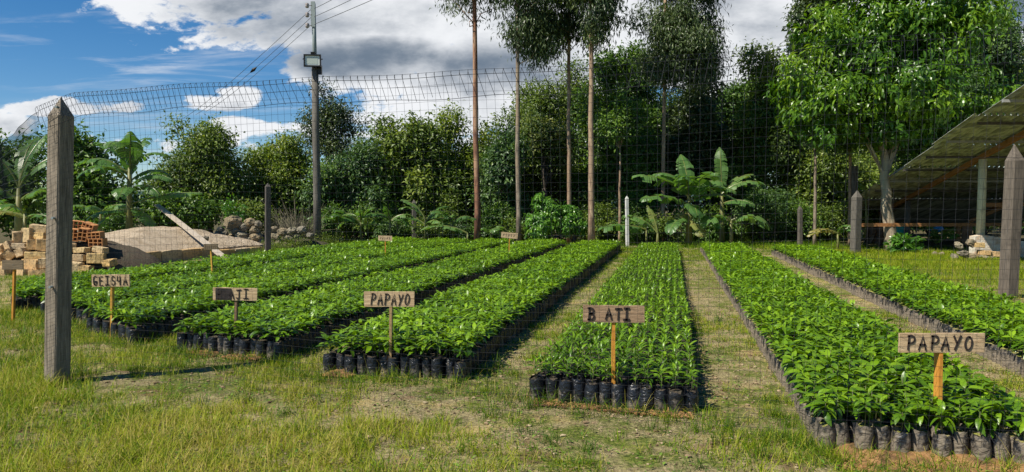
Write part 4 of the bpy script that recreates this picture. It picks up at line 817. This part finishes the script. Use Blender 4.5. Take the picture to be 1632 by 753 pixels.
# bushes
def bush(label, x, y, Yd, rx, ry, matn, n=300, leaf=.13, tpl=T2, droop=.2, whorl=False, name='bush', group=SH, lobes=None):
    s = Yd/F; b_ = at(x, y+ry, Yd); b_.z = 0; t = thing(name, label, 'bush', b_, group); f = MB(); c = at(x, y, Yd)-b_
    C = crown_leaves(f, [(c, (rx*s, min(rx, 60)*s, ry*s)), (c+Vector((rx*s*.3, 0, -ry*s*.3)), (rx*s*.7, rx*s*.6, ry*s*.7))], n, 9, leaf, tpl, droop, .12, 9, 1., whorl); f.build('foliage', M[matn], t)
    tr = MB(); limbs(tr, (0, 0, 0), C, .035, 10); tr.build('stems', M['bark_dark'], t); return t
for a in ((' dark green bush left of the sand mound'.strip(), 175, 355, 30, 40, 26, 'deep', 420), ('low olive bush in front of the pole tree', 520, 358, 33, 28, 34, 'deep', 420), ('dark bush behind the low banana leaves', 590, 345, 34.5, 45, 42, 'deep', 650), ('olive bush left of the red brown trunk', 710, 335, 35, 45, 45, 'olive', 650), ('dark bush right of the red brown trunk', 790, 355, 34, 35, 28, 'deep', 420),
          ('dark bush behind the short bare trunk', 1010, 340, 35, 50, 45, 'deep', 650), ('dark bush left of the banana clump base', 960, 352, 34, 40, 30, 'olive', 450), ('shadowy bush under the banana clump', 1120, 355, 33.5, 60, 28, 'deep', 550), ('broad leaved dark bush right of the banana clump', 1215, 340, 33, 50, 42, 'bluegreen', 650), ('low bush behind the short grey post', 1275, 350, 33.5, 40, 35, 'deep', 450),
          ('weedy bush behind the grey pointed post', 1330, 350, 33, 36, 34, 'olive', 400), ('dark shrub in the shade right of the leafy tree', 1600, 300, 46, 60, 60, 'deep', 400), ('low dark bush left of the leafless shrub', 400, 345, 33, 50, 30, 'olive', 450)):
    bush(*a)
bush('bright green coffee shrub with drooping leaves between two eucalyptus trunks', 864, 342, 31.5, 42, 34, 'shrub', 230, .2, TW, .6, True, 'coffee_shrub', None)
bush('small bright green shrub between the third and fourth eucalyptus trunks', 915, 352, 31.5, 22, 24, 'shrub', 150, .19, TW, .6, True, 'coffee_shrub', None)
bush('yellow green sprig rising behind the rock pile', 372, 345, 28.5, 18, 22, 'shrub', 60, .14, T2, .1, False, 'shrub', None)
bush('low bright squash leaves at the foot of the leafy tree', 1440, 394, 25.5, 20, 9, 'shrub', 60, .2, T2, .1, False, 'squash_plant', None)
for x, y, Yd, rx, ry, lab in ((470, 392, 27.5, 34, 12, 'low weedy green mound right of the dark slim post'), (515, 386, 29, 30, 10, 'low weedy green mound at the end of the left beds'), (430, 398, 27, 20, 8, 'small weedy mound behind the dark slim post')):
    bush(lab, x, y, Yd, rx, ry, 'yellow', 260, .07, TE, -.3, False, 'weed_clump', 'weed clumps behind the left beds')
for i, x in enumerate(range(520, 1345, 42)):
    bush('low dark undergrowth bush in the shade at the far ends of the beds', x+rng.normal(0, 6), 366+rng.normal(0, 4), 33.6+rng.normal(0, .5), 30, 18, ('deep', 'olive', 'bluegreen')[i % 3], 230, .13, name='undergrowth_bush', group='low undergrowth bushes')
for i, x in enumerate(range(1345, 1660, 45)):
    bush('low dark undergrowth bush in the shade behind the open shed', x, 350+rng.normal(0, 4), 43, 34, 26, ('deep', 'olive')[i % 2], 230, .2, name='undergrowth_bush', group='undergrowth bushes behind the shed')
# leafless shrub
b_ = at(475, 392, 29.8); b_.z = 0; t = thing('leafless_shrub', 'grey brown leafless twiggy shrub at the foot of the utility pole', 'shrub', b_); m = MB()
for i in range(420):
    a = rng.uniform(0, 6.28); r_ = rng.uniform(.1, 1.15); z0 = rng.uniform(0, .6); p0 = np.array([math.cos(a)*r_*.5, math.sin(a)*r_*.4, z0]); d = np.array([math.cos(a)*.6, math.sin(a)*.5, rng.uniform(.4, 1.3)])+rng.normal(0, .25, 3)
    L_ = rng.uniform(.5, 1.2); p1 = p0+d*L_*.5+rng.normal(0, .06, 3); m.tube([p0, p1, p1+d*L_*.4+rng.normal(0, .12, 3)], [.011, .007, .004], 3, cap=False, attr=rng.random())
m.build('twigs', M['twig'], t)
# ------------------------------------------------------------------ banana plants
def banana_leaf(p0, az, el, L, wd, bend, tears=.3, var=.4, fold=.5):
    mb = MB(); n = 26; pts = [np.array(p0, float)]; e = el; dirs = []
    for i in range(n):
        d = np.array([math.cos(az)*math.cos(e), math.sin(az)*math.cos(e), math.sin(e)]); dirs.append(d); pts.append(pts[-1]+d*L*1.1/n); e -= bend*.72/n*(1+.9*i/n)
    dirs.append(dirs[-1]); side = np.array([-math.sin(az), math.cos(az), 0])
    mb.tube(pts, np.linspace(.035, .006, n+1), 5, attr=.85, cap=False)
    for sg in (1, -1):
        off = 0.; i = 3
        while i < n:
            w0, w1 = [wd*.60*max(math.sin(math.pi*min(1, (k-2.5)/(n-2.3)))**.55, .05) for k in (i, i+1)]
            if rng.random() < tears: off = rng.uniform(-.9, .5)
            up = np.cross(dirs[i], side); up = up if up[2] > 0 else -up; fo = fold*.4+off*.6; s_ = side*sg*math.cos(fo)-up*math.sin(fo)
            fwd = dirs[i]*.22
            gap = .0 if rng.random() > tears else .5
            a, b_ = pts[i], pts[i+1]; m0, m1 = a+(s_+fwd)*w0*.55, b_-(b_-a)*gap*.3+(s_+fwd)*w1*.55; dr = np.array([0, 0, -.14*wd])
            t0, t1 = a+(s_+fwd)*w0+dr, b_-(b_-a)*gap+(s_+fwd)*w1+dr
            mb.add([a, b_, m1, m0, t1, t0], [(0, 1, 2, 3), (3, 2, 4, 5)], None, np.clip(var+rng.normal(0, .05), 0, 1)); i += 1
    return mb
def banana(label, x, yb, Yd, hpx, leaves, r=.12, group='banana plants'):
    """leaves: (azimuth deg, elevation deg, length m, width, bend[, attach fraction, colour])"""
    leaves = [(a_[0], a_[1], a_[2], a_[3]) + tuple(a_[4:]) for a_ in leaves]; b_ = at(x, yb, Yd); b_.z = 0; t = thing('banana_plant', label, 'banana plant', b_, group); top = at(x, hpx, Yd)-b_
    if top.z > .25:
        m = MB(); m.tube([(0, 0, -.05), (0, 0, top.z*.5), tuple(top)], [r, r*.8, r*.45], 10, rough=.05); m.build('pseudostem', M['banana_stem'], t, True)
    for q in leaves:
        az, el, L, wd, bd = q[:5]; fr = q[5] if len(q) > 5 else 1.; v = q[6] if len(q) > 6 else rng.uniform(.3, .6)
        banana_leaf(tuple(Vector(top)*fr), math.radians(az), math.radians(el), L, wd, bd, .32, v).build('leaf', M['banana'], t)
banana('tall banana plant with upright broad leaves right of the tall post', 207, 392, 26, 262, [(80, 82, 1.7, .55, 1.3, .9), (265, 80, 1.5, .6, 2.3, 1., .5), (185, 55, 1.8, .6, 1.6, .85), (200, 30, 1.6, .55, 1.4, .9), (300, 75, 1.5, .7, .7, .9, .25), (350, 40, 1.6, .5, 1.3, .75), (10, 20, 2.2, .45, .4, .55), (20, 62, 1.5, .5, 1.9, .95), (240, 50, 1.5, .6, 1.5, .8, .3), (330, 5, 1.3, .5, 1.2, .5), (200, -10, 1.3, .5, .9, .5), (175, 70, 1.6, .5, 1.2, .9), (60, 45, 1.6, .5, 1.4, .8, .2), (120, 50, 1.5, .5, 1.5, .85, .2), (285, 35, 1.4, .6, 1.5, .65, .35), (215, 15, 1.3, .45, 1.0, .45, .3), (335, 30, 1.4, .5, 1.4, .7, .3)], .13)
banana('banana plant with pale upright midribs at the left edge, behind the block pile', 30, 392, 24, 300, [(100, 75, 2.2, .55, 1.0), (160, 60, 2.0, .6, 1.2, 1., .6), (20, 65, 1.9, .5, 1.2), (60, 80, 1.9, .5, .7), (350, 40, 1.5, .5, 1.2, .8), (200, 50, 1.8, .6, 1.5, .8), (260, 30, 1.5, .6, 1.2, .7), (180, 70, 2.4, .6, 1.6, 1., .62)], .14)
banana('low banana plant with ragged leaves beside the adobe block pile at left', 40, 400, 21, 340, [(200, 30, 1.2, .4, 1.2, .9, .9), (340, 20, 1.1, .45, 1.0, .9), (260, 35, 1.0, .45, 1.1), (170, 40, 1.3, .4, 1.1, .9, .85)], .09)
banana('low banana plant directly behind the sand mound', 160, 395, 27, 340, [(340, 35, 1.3, .45, 1.1), (20, 20, 1.4, .45, .9), (200, 35, 1.2, .4, 1.1), (280, 40, 1.0, .5, 1.2)], .09)
big_l = [(190, 42, 2.4, .75, .9, 1., .5), (205, 25, 2.2, .7, .8, .85, .45), (250, 50, 1.8, .8, 1.0, 1., .42), (300, 62, 1.8, .8, 1.3, 1., .45), (95, 78, 2.0, .6, .8, 1., .4), (340, 40, 1.8, .7, 1.2, .95, .5), (10, 30, 2.0, .6, 1.1, .9, .4), (170, 65, 1.7, .7, 1.3, 1., .5), (225, 5, 1.5, .6, 1.1, .6, .35), (320, 10, 1.4, .6, 1.0, .6, .3), (215, -10, 1.3, .5, .8, .7, .95), (270, 20, 1.4, .7, 1.3, .8, .3), (180, 75, 1.7, .6, 1.6, 1., .4), (240, 70, 1.6, .7, 1.5, 1., .35), (350, 60, 1.6, .6, 1.6, 1., .45), (290, -15, 1.1, .5, .7, .55, .9)]
banana('large ragged banana clump with broad sunlit leaves right of the bare straight trunk', 1098, 388, 30.5, 315, big_l, .15)
banana('banana plant with one upright paddle leaf behind the large clump', 1150, 388, 32, 310, [(88, 86, 1.9, .5, .35, 1., .5), (350, 45, 1.8, .6, 1.3, 1., .5), (25, 55, 1.9, .5, 1.0, .95, .7), (200, 50, 1.5, .6, 1.3, .9), (320, 25, 1.4, .6, 1.1, .8)], .13)
banana('banana plant with one wide hanging leaf right of the large clump', 1165, 388, 30, 352, [(340, 30, 1.5, .8, 1.6, 1., .5), (200, 30, 1.4, .7, 1.6, 1., .45)], .09)
banana('low banana plant with one arching leaf just left of the clump', 1048, 388, 30.2, 372, [(160, 52, 1.5, .55, 1.0, 1., .5), (120, 75, 1.2, .3, .6, 1., .8)], .07)
banana('fallen broad banana leaf lying behind the white post', 1030, 386, 31.2, 366, [(185, 18, 1.9, .8, .7, 1., .35)], .05)
low = ['low banana plant with upright leaf right of the leafless shrub', 'second low banana plant right of the utility pole', 'low banana plant behind the farthest pale sign', 'low banana plant just right of the grey post among the leaves', 'low banana plant with drooping leaf left of the red brown trunk', 'young banana plant right of the red brown trunk', 'young banana plant left of the second eucalyptus trunk', 'low banana plant between the grey post and the red brown trunk', 'fallen long banana leaf left of the red brown trunk']
for k, (x, hp, Yd, n_, L_) in enumerate(((537, 350, 31.5, 5, 1.1), (575, 348, 32, 6, 1.2), (622, 345, 31.8, 6, 1.2), (678, 348, 31.5, 6, 1.25), (722, 352, 31.2, 5, 1.1), (783, 366, 30.8, 4, .7), (808, 368, 30.8, 4, .7), (700, 362, 31, 4, 1.0), (745, 372, 30.3, 1, 1.5))):
    lv = [(rng.uniform(150, 390), rng.uniform(15, 75), L_*rng.uniform(.7, 1.2), rng.uniform(.25, .42), rng.uniform(.8, 1.7), rng.uniform(.7, 1), rng.uniform(.2, .6)) for _ in range(n_)]
    if n_ == 1: lv = [(178, 28, 1.7, .35, .9, 1, .6)]
    banana(low[k], x, 386, Yd, hp, lv, .06, 'low banana plants at the far end')

# ------------------------------------------------------------------ left: blocks, bricks, sand, rocks, plank
DY = 17.6
def mound(name, label, cx, cy, rx, ry, h, m_, seed, kind='stuff', cat='rubble', clip=None, pw=.6):
    n = 90; u = np.linspace(-1, 1, n); UX, UY = np.meshgrid(u, u); r2 = UX**2+UY**2; hh = h*np.clip(1-r2, 0, 1)**pw*(.78+.4*fbm(UX*2.5+seed, UY*2.5, seed, 4))*(.93+.14*fbm(UX*9+seed, UY*9, seed+3, 3))
    X_, Y_ = cx+UX*rx, cy+UY*ry
    if clip: X_, Y_, hh = clip(X_, Y_, hh)
    mb = MB(); I, J = np.meshgrid(np.arange(n-1), np.arange(n-1), indexing='ij'); b0 = I*n+J
    mb.add(np.stack([X_, Y_, hh-.03], -1).reshape(-1, 3), np.stack([b0, b0+1, b0+n+1, b0+n], -1).reshape(-1, 4)); return tag(mb.build(name, m_, None, True), label, cat, None, kind)
mound('rubble', 'broken earth and rubble filling the inside of the block pile', -11.3, 18.9, 2.6, .9, .85, M['soil_dark'], 4)
def block_mesh(sz, name='adobe_block', jit=.012, mt='block'):
    bm = bmesh.new(); bmesh.ops.create_cube(bm, size=1); bmesh.ops.scale(bm, vec=sz, verts=bm.verts); bmesh.ops.bevel(bm, geom=bm.edges, offset=.012, segments=1, affect='EDGES')
    bmesh.ops.subdivide_edges(bm, edges=bm.edges, cuts=1, use_grid_fill=True)
    for v in bm.verts: v.co += Vector(rng.normal(0, jit*.5, 3))
    me = bpy.data.meshes.new(name); bm.to_mesh(me); bm.free(); me.materials.append(M[mt]); return me
blks = [(22, 40, 369, 388), (38, 54, 364, 387), (50, 76, 359, 372), (54, 78, 371, 381), (44, 62, 383, 399), (60, 80, 381, 400), (22, 45, 388, 397), (8, 23, 386, 402), (-6, 8, 390, 403), (27, 45, 396, 409), (43, 78, 402, 413), (7, 22, 398, 415), (-8, 7, 404, 420), (37, 66, 414, 430), (64, 84, 412, 428), (48, 78, 431, 445), (22, 50, 430, 446), (-8, 20, 424, 442), (5, 36, 416, 430),
        (110, 131, 418, 440), (106, 138, 406, 416), (120, 141, 395, 403), (141, 166, 404, 420), (150, 170, 394, 403), (78, 108, 372, 384), (80, 108, 386, 400), (82, 108, 402, 416), (84, 110, 418, 432), (76, 108, 432, 446), (128, 146, 424, 440), (100, 120, 388, 402), (166, 184, 414, 424)]
place = ['at the upper left corner', 'second from the upper left corner', 'topmost', 'just under the topmost block', 'squared and orange, third course', 'leaning on the tall post', 'flat grey, below upper left corner', 'tilted at the left slope', 'cut off at left picture edge, upper', 'small and tipped in the hollow', 'long and yellow, fourth course', 'pale, steeply tilted', 'cut off at left picture edge, lower',
         'wide yellow, second course', 'small, low down', 'mossy, right end of bottom course', 'mossy, bottom course behind orange stake', 'bottom course, cut by picture edge', 'behind the blank sign board']
for i, (x0, x1, y0, y1) in enumerate(blks):
    cy = (y0+y1)/2; Yd = DY+(440-cy)/80*.8; s = Yd/F; c = at((x0+x1)/2, cy, Yd); w_, h_ = (x1-x0)*s*.98, (y1-y0)*s*1.0
    me = block_mesh((w_, .22, max(h_, .1))); o = bpy.data.objects.new('adobe_block', me); COL.objects.link(o); o.location = c; o.rotation_euler = (rng.normal(0, .1), rng.normal(0, .07) if i not in (7, 9, 11) else (-.5, -.3, -.75)[(7, 9, 11).index(i)], rng.normal(0, .28))
    side = 'adobe block left of the tall post, '+place[i] if i < len(place) else None
    tag(o, side or ('adobe block among the tumbled blocks partly hidden by the tall post' if x0 < 110 else 'adobe block in the low tumble between tall post and sand mound'), 'block', 'tumbled adobe blocks' if not side else 'adobe blocks in the left pile')
def hollow_mesh(W, D, H, nx_, nz_, t=.018):
    mb = MB()
    for i in range(nx_+1): mb.box((-W/2+t/2+(W-t)*i/nx_, 0, 0), (t, D, H))
    for k in range(nz_+1):
        for i in range(nx_): mb.box((-W/2+t/2+(W-t)*(i+.5)/nx_, 0, -H/2+t/2+(H-t)*k/nz_), ((W-t)/nx_-t+.0, D*.985, t))
    return mb.mesh('hollow_brick', M['brick'])
hb = [(112, 132, 352, 365, .12, 'top hollow brick, right beside the tall post'), (112, 127, 365, 384, .1, 'hollow brick set on end against the tall post'), (127, 141, 364, 384, .18, 'hollow brick set on end beside the tall post stack'), (143, 163, 370, 381, -.05, 'hollow brick lying above the lowest right one'), (145, 167, 380, 393, .02, 'lowest right hollow brick next to the sand'), (134, 152, 356, 368, .35, 'tilted dark hollow brick at the back of the stack'), (100, 112, 354, 366, 0, 'hollow brick hidden behind the tall post')]
for x0, x1, y0, y1, tl_, lab in hb:
    Yd = 18.3; s = Yd/F; o = bpy.data.objects.new('hollow_brick', hollow_mesh((x1-x0)*s, .26, (y1-y0)*s, 3 if x1-x0 > y1-y0+1 else 2, 2 if x1-x0 > y1-y0+1 else 3)); COL.objects.link(o)
    o.location = at((x0+x1)/2, (y0+y1)/2, Yd+(.3 if y0 < 358 else 0)); o.rotation_euler = (.05, tl_, rng.normal(.1, .12)); tag(o, 'orange '+lab, 'brick', 'orange hollow clay bricks')
# supporting tumble behind the hollow bricks
mound('rubble', 'grey rubble heap under the orange hollow bricks', -10.6, 19.5, .8, .7, .5, M['soil_orange'], 14)
# sand, clipped by the block kerb on its near right side
K0, K1 = np.array([-10.75, 20.1]), np.array([-8.85, 26.5]); KD = (K1-K0)/np.linalg.norm(K1-K0); KN = np.array([KD[1], -KD[0]])
def clipf(X_, Y_, H_):
    d = (X_-K0[0])*KN[0]+(Y_-K0[1])*KN[1]; H_ = np.minimum(H_, .29+.42*np.clip(-d, 0, 9)); k_ = d > -.02; X_ = np.where(k_, X_-KN[0]*(d+.02), X_); Y_ = np.where(k_, Y_-KN[1]*(d+.02), Y_); H_ = np.where(k_, np.minimum(H_, .29), H_); return X_, Y_, H_
mound('sand_mound', 'broad smooth mound of tan sand behind the left beds', -11.55, 24.4, 3.7, 4.6, .92, M['sand'], 11, None, 'sand', clipf, .75)
L_ = np.linalg.norm(K1-K0); nk = 8
for i in range(nk):
    f = (i+.5)/nk; c = K0+(K1-K0)*f; me = block_mesh((L_/nk*.97, .2, .33 if i < 5 else .22)); o = bpy.data.objects.new('kerb_block', me); COL.objects.link(o)
    o.location = (c[0]+KN[0]*.1, c[1]+KN[1]*.1, .155 if i < 5 else .10); o.rotation_euler = (rng.normal(0, .03), rng.normal(0, .02), math.atan2(KD[1], KD[0])+rng.normal(0, .03))
    tag(o, f'long earth block edging the sand mound, {ORD[i]} from its near left end', 'block', 'blocks edging the sand mound')
pa, pb2 = at(250, 327, 26.6), at(368, 419, 21.6); pl = thing('plank', 'long pale plank leaning across the sand mound', 'plank', pb2); m = MB(); m.beam((0, 0, 0), tuple(pa-pb2), .2, .045); m.build('board', M['plank'], pl)
def rock(px_, py_, Yd, r, label, group):
    r = r*.76
    v, f = ico(3); a = rng.uniform(0, 50); nn = 1+.28*(fbm(v[:, 0]*1.6+a, v[:, 1]*1.6+v[:, 2]*1.3, 5, 3)-.5)*2+.06*rng.normal(size=len(v)); v = v*nn[:, None]*np.array([1.2, 1, .78])*r
    cut = rng.uniform(.55, .8)*r; v[:, 0] = np.clip(v[:, 0], -cut*1.4, cut*1.5); mb = MB(); mb.add(v, None, f); o = mb.build('rock', M['rock'], None, False); c = at(px_, py_, Yd); c.z = max(c.z, r*.4); o.location = c; o.rotation_euler = (rng.normal(0, .3), rng.normal(0, .3), rng.uniform(0, 6.28)); tag(o, label, 'rock', group)
mound('rubble', 'brown earth heap beneath the piled rocks', -9.6, 28.4, 1.35, .8, .62, M['soil_dark'], 31)
mound('rubble', 'low brown earth heap beneath the rocks right of the dark slim post', -7.9, 28.6, 1.2, .7, .4, M['soil_dark'], 33)
rk = [(372, 355, .42, 'largest pale rock on top of the rock pile'), (352, 366, .17, 0), (358, 372, .18, 0), (375, 368, .24, 0), (390, 362, .24, 'dark round rock near the top of the rock pile'), (398, 355, .26, 'upright brown rock at the top right of the rock pile'), (406, 366, .24, 0), (412, 358, .2, 0), (385, 376, .3, 0), (408, 378, .3, 'blue grey rock at the foot of the rock pile'), (366, 378, .2, 0), (396, 384, .22, 0), (415, 388, .22, 0), (347, 372, .14, 0), (362, 360, .18, 0),
      (440, 377, .24, 1), (452, 370, .27, 1), (466, 368, .24, 1), (480, 367, .25, 'pale peaked rock at the right end of the low rock row'), (445, 386, .2, 1), (460, 380, .22, 1), (494, 376, .2, 1), (474, 377, .2, 1), (436, 366, .18, 1), (455, 390, .18, 1)]
for x, y, r_, l_ in rk:
    rock(x, y, 27.9 if x < 425 else 28.0, r_, l_ if isinstance(l_, str) else ('tan rock within the rock pile left of the dark slim post' if l_ == 0 else 'tan rock in the low row right of the dark slim post'), 'rocks in the pile' if l_ == 0 else 'rocks in the low row' if l_ == 1 else None)
rock(285, 376, 24.6, .15, 'pale stone lying on the sand mound, left of the plank', None); rock(327, 381, 24., .13, 'dark stone lying on the sand mound beside the plank', None)
rock(151, 431, 18.6, .26, 'rounded grey boulder between the tall post and the sand mound', None)

# ------------------------------------------------------------------ shed at the right
def XL(Y_): return 7.82+.2142*Y_
def ZR(Y_): return .97+.163*(38-Y_)
sh = thing('open_shed', 'open sided wooden shed with corrugated roof sloping up toward the camera', 'shed', (15, 24, 0)); SO = (15, 24, 0)
m = MB(); n1, n2 = 900, 12; Ys = np.linspace(10.5, 38, n2*4); 
AA = np.linspace(0, 11, 640)
for k in range(9):
    y0 = 38-(k+1)*3.1+.12; y1 = 38-k*3.1+.15; y0 = max(y0, 10.2); Yg = np.linspace(y0, y1, 3); AG, YG = np.meshgrid(AA, Yg); Zg = ZR(YG)+.034*np.sin(AG*2*math.pi/.17)+.012*(YG-y0)*0-(.03 if k % 2 else 0)*((YG-y0)/3)+.02*(YG-y0)/3
    XG = XL(YG)+AG+(.12*math.sin(k*2.3)); I, J = np.meshgrid(np.arange(2), np.arange(len(AA)-1), indexing='ij'); b0 = I*len(AA)+J
    base = np.stack([XG, YG, Zg], -1).reshape(-1, 3); m.add(base, np.stack([b0, b0+1, b0+len(AA)+1, b0+len(AA)], -1).reshape(-1, 4))
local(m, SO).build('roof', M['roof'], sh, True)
for k in range(13):
    Yp = 37.6-k*1.95; m = MB(); dx = rng.uniform(.0, .25); m.beam((XL(Yp)+dx, Yp, ZR(Yp)-.085), (XL(Yp)+11, Yp, ZR(Yp)-.085), .07, .07); local(m, SO).build('purlin', M['purlin'] if k in (5, 8, 10) else M['post_dark'], sh)
for off in (1.74, 6.2, 10.4):
    m = MB(); m.beam((XL(38)+off, 38, ZR(38)-.20), (XL(10.5)+off, 10.5, ZR(10.5)-.20), .10, .15); local(m, SO).build('rafter', M['beam'], sh)
def shpost(px_, Yd, z0, z1, r_, mt='logpost'):
    c = at(px_, 380, Yd); m = MB(); m.tube([(c.x, Yd, z0), (c.x+.02, Yd, (z0+z1)/2), (c.x+.03, Yd, z1)], [r_, r_*.95, r_*.92], 12, rough=.03); local(m, SO).build('post', M[mt], sh, True)
shpost(1562, 23.4, .5, ZR(23.4)-.27, .125); shpost(1445, 31, -.1, ZR(31)-.27, .115, 'post_grey'); shpost(1371, 37, -.1, ZR(37)-.25, .12, 'logpost'); shpost(1560, 31.2, -.1, .9, .10, 'logpost'); shpost(1526, 31.2, -.1, .9, .10, 'beam'); shpost(1700, 23.4, -.1, ZR(23.4)-.27, .125)
m = MB(); m.beam((at(1372, 360, 27).x, 27, .95), (at(1660, 360, 27).x, 27, .97), .10, .12); local(m, SO).build('beam', M['beam'], sh)
m = MB(); m.beam((at(1568, 326, 25.).x, 25., 1.66), (at(1760, 322, 25.).x, 25., 1.72), .16, .14); local(m, SO).build('beam', M['beam'], sh)
m = MB(); m.beam((at(1545, 352, 30.5).x, 30.5, 1.0), (at(1640, 308, 29).x, 29., 2.0), .12, .12); local(m, SO).build('brace', M['beam'], sh)
# lower lean-to roof inside
m = MB(); AA2 = np.linspace(0, 6.5, 400); YG2 = np.linspace(31.6, 36.5, 3); AG, YG = np.meshgrid(AA2, YG2); XG = at(1462, 316, 31.6).x+AG+(YG-31.6)*.05; Zg = 1.95-(YG-31.6)*.24+.03*np.sin(AG*2*math.pi/.16)
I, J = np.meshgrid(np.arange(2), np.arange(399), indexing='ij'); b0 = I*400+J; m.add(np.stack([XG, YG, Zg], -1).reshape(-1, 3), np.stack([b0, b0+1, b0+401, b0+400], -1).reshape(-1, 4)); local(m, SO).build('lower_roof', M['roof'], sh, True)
m = MB(); a0 = at(1549, 400, 23.2).x; m.add([(a0, 23.05, -.1), (a0+5, 22.6, -.1), (a0+5, 22.6, .42), (a0+1.6, 22.9, .52), (a0+.25, 23.03, .74), (a0, 23.05, .70), (a0, 23.35, -.1), (a0+5, 22.9, -.1), (a0+5, 22.9, .42), (a0+1.6, 23.2, .52), (a0+.25, 23.33, .74), (a0, 23.35, .70)], [(0, 1, 2, 3), (0, 3, 4, 5), (2, 8, 9, 3), (3, 9, 10, 4), (4, 10, 11, 5), (0, 5, 11, 6), (6, 9, 8, 7), (6, 11, 10, 9)]); local(m, SO).build('foundation_wall', M['plaster'], sh)
m = MB(); m.box((at(1542, 380, 31.3).x, 31.35, .42), (.42, .05, .84)); local(m, SO).build('board_panel', M['stake_brown'], sh)
# things at the shed
c = gnd(1392, 401); o = thing('sack', 'drooping brown sackcloth hanging between a shed post and the leafy tree', 'sack', (at(1392, 390, 29.5).x, 29.5, 0)); m = MB(); nu, nv = 26, 16; U_, V_ = np.meshgrid(np.linspace(-.5, .5, nu), np.linspace(0, 1, nv)); m.add(np.stack([U_*.86+.14*np.sin(V_*2)-.1*(1-V_)**2, .09*np.sin(U_*17+V_*2)+.05*np.sin(U_*31), .10+.80*V_+.08*np.cos(U_*5)*(V_ < .5)], -1).reshape(-1, 3), [(i*nu+j, i*nu+j+1, (i+1)*nu+j+1, (i+1)*nu+j) for i in range(nv-1) for j in range(nu-1)]); ob = m.build('cloth', M['sack'], o, True); md = ob.modifiers.new('thick', 'SOLIDIFY'); md.thickness = .02
c = at(1434, 380, 32); o = thing('drum', 'teal plastic drum half hidden by the trunk of the leafy tree', 'drum', (c.x, 32, 0)); m = MB(); m.tube([(0, 0, 0), (0, 0, .03), (0, 0, .3), (0, 0, .32), (0, 0, .55), (0, 0, .57), (0, 0, .8), (0, 0, .84)], [.22, .25, .26, .28, .28, .26, .25, .2], 20); m.build('body', M['teal'], o, True); m = MB(); m.tube([(0, 0, .84), (0, 0, .87)], [.21, .2], 20); m.build('lid', M['teal'], o, True)
c = at(1492, 365, 30.8); o = thing('tarpaulin', 'blue tarpaulin bundle hanging from the shed beam', 'tarpaulin', (c.x, 30.8, c.z)); m = MB(); v, f = ico(3); v = v*(1+.25*(fbm(v[:, 0]*3+5, v[:, 1]*3+v[:, 2]*2, 8, 3)-.5)[:, None]*2)*np.array([.30, .14, .15]); m.add(v, None, f); m.build('bundle', M['blue'], o, True)
banana('young banana plant with broad light leaf under the shed roof', 1492, 400, 28.5, 388, [(300, 70, .9, .5, 1.2, 1, .55), (330, 55, .8, .5, 1.2, 1, .5), (230, 60, .8, .35, 1.3, 1, .3), (200, 45, .9, .3, 1.2, 1, .25), (100, 80, .8, .3, .6, 1, .4)], .06, None)
banana('banana plant with yellow dying leaves left of the grey pointed post', 1335, 395, 27.5, 372, [(190, 25, 1.1, .35, .9, 1, 1.), (170, 10, 1.0, .3, .6, 1, .95), (280, 50, .8, .35, 1.2, 1, .4), (330, 40, .8, .35, 1.3, 1, .3)], .06, None)
banana('small banana plant with yellow edged leaf above the grey pointed post', 1380, 392, 30, 305, [(350, 40, 1.0, .35, 1.3, 1, .9), (200, 50, .8, .35, 1.4, 1, .5)], .06, None)
sb = [(1528, 392, .17, 0, 'grey rubble stone left of the shed wall, upper'), (1535, 404, .2, 0, 'pale rubble stone at the foot of the shed wall'), (1548, 388, .2, 0, 'pale jagged stone leaning on the shed wall'), (1545, 412, .22, 0, 'large pale slab like stone in the grass by the shed'), (1522, 410, .15, 0, 'brown stone in the grass left of the shed wall'), (1490, 405, .12, 0, 'small tan stone in the grass beside the young banana'), (1500, 409, .14, 0, 'small reddish stone in the grass right of the young banana')]
for x, y, r_, _, lab in sb: rock(x, y, 22.6 if x > 1515 else 24.5, r_, lab, None)
for x, y, w_, lab in ((1560, 391, .28, 'orange block on the shed wall rubble, upper'), (1568, 403, .34, 'tan block low against the shed wall'), (1584, 405, .34, 'orange tan block at the right of the shed wall rubble')):
    me = block_mesh((w_, .2, .14)); o = bpy.data.objects.new('adobe_block', me); COL.objects.link(o); o.location = at(x, y, 22.5); o.rotation_euler = (0, rng.normal(0, .06), rng.normal(0, .2)); tag(o, lab, 'block', 'blocks by the shed wall')
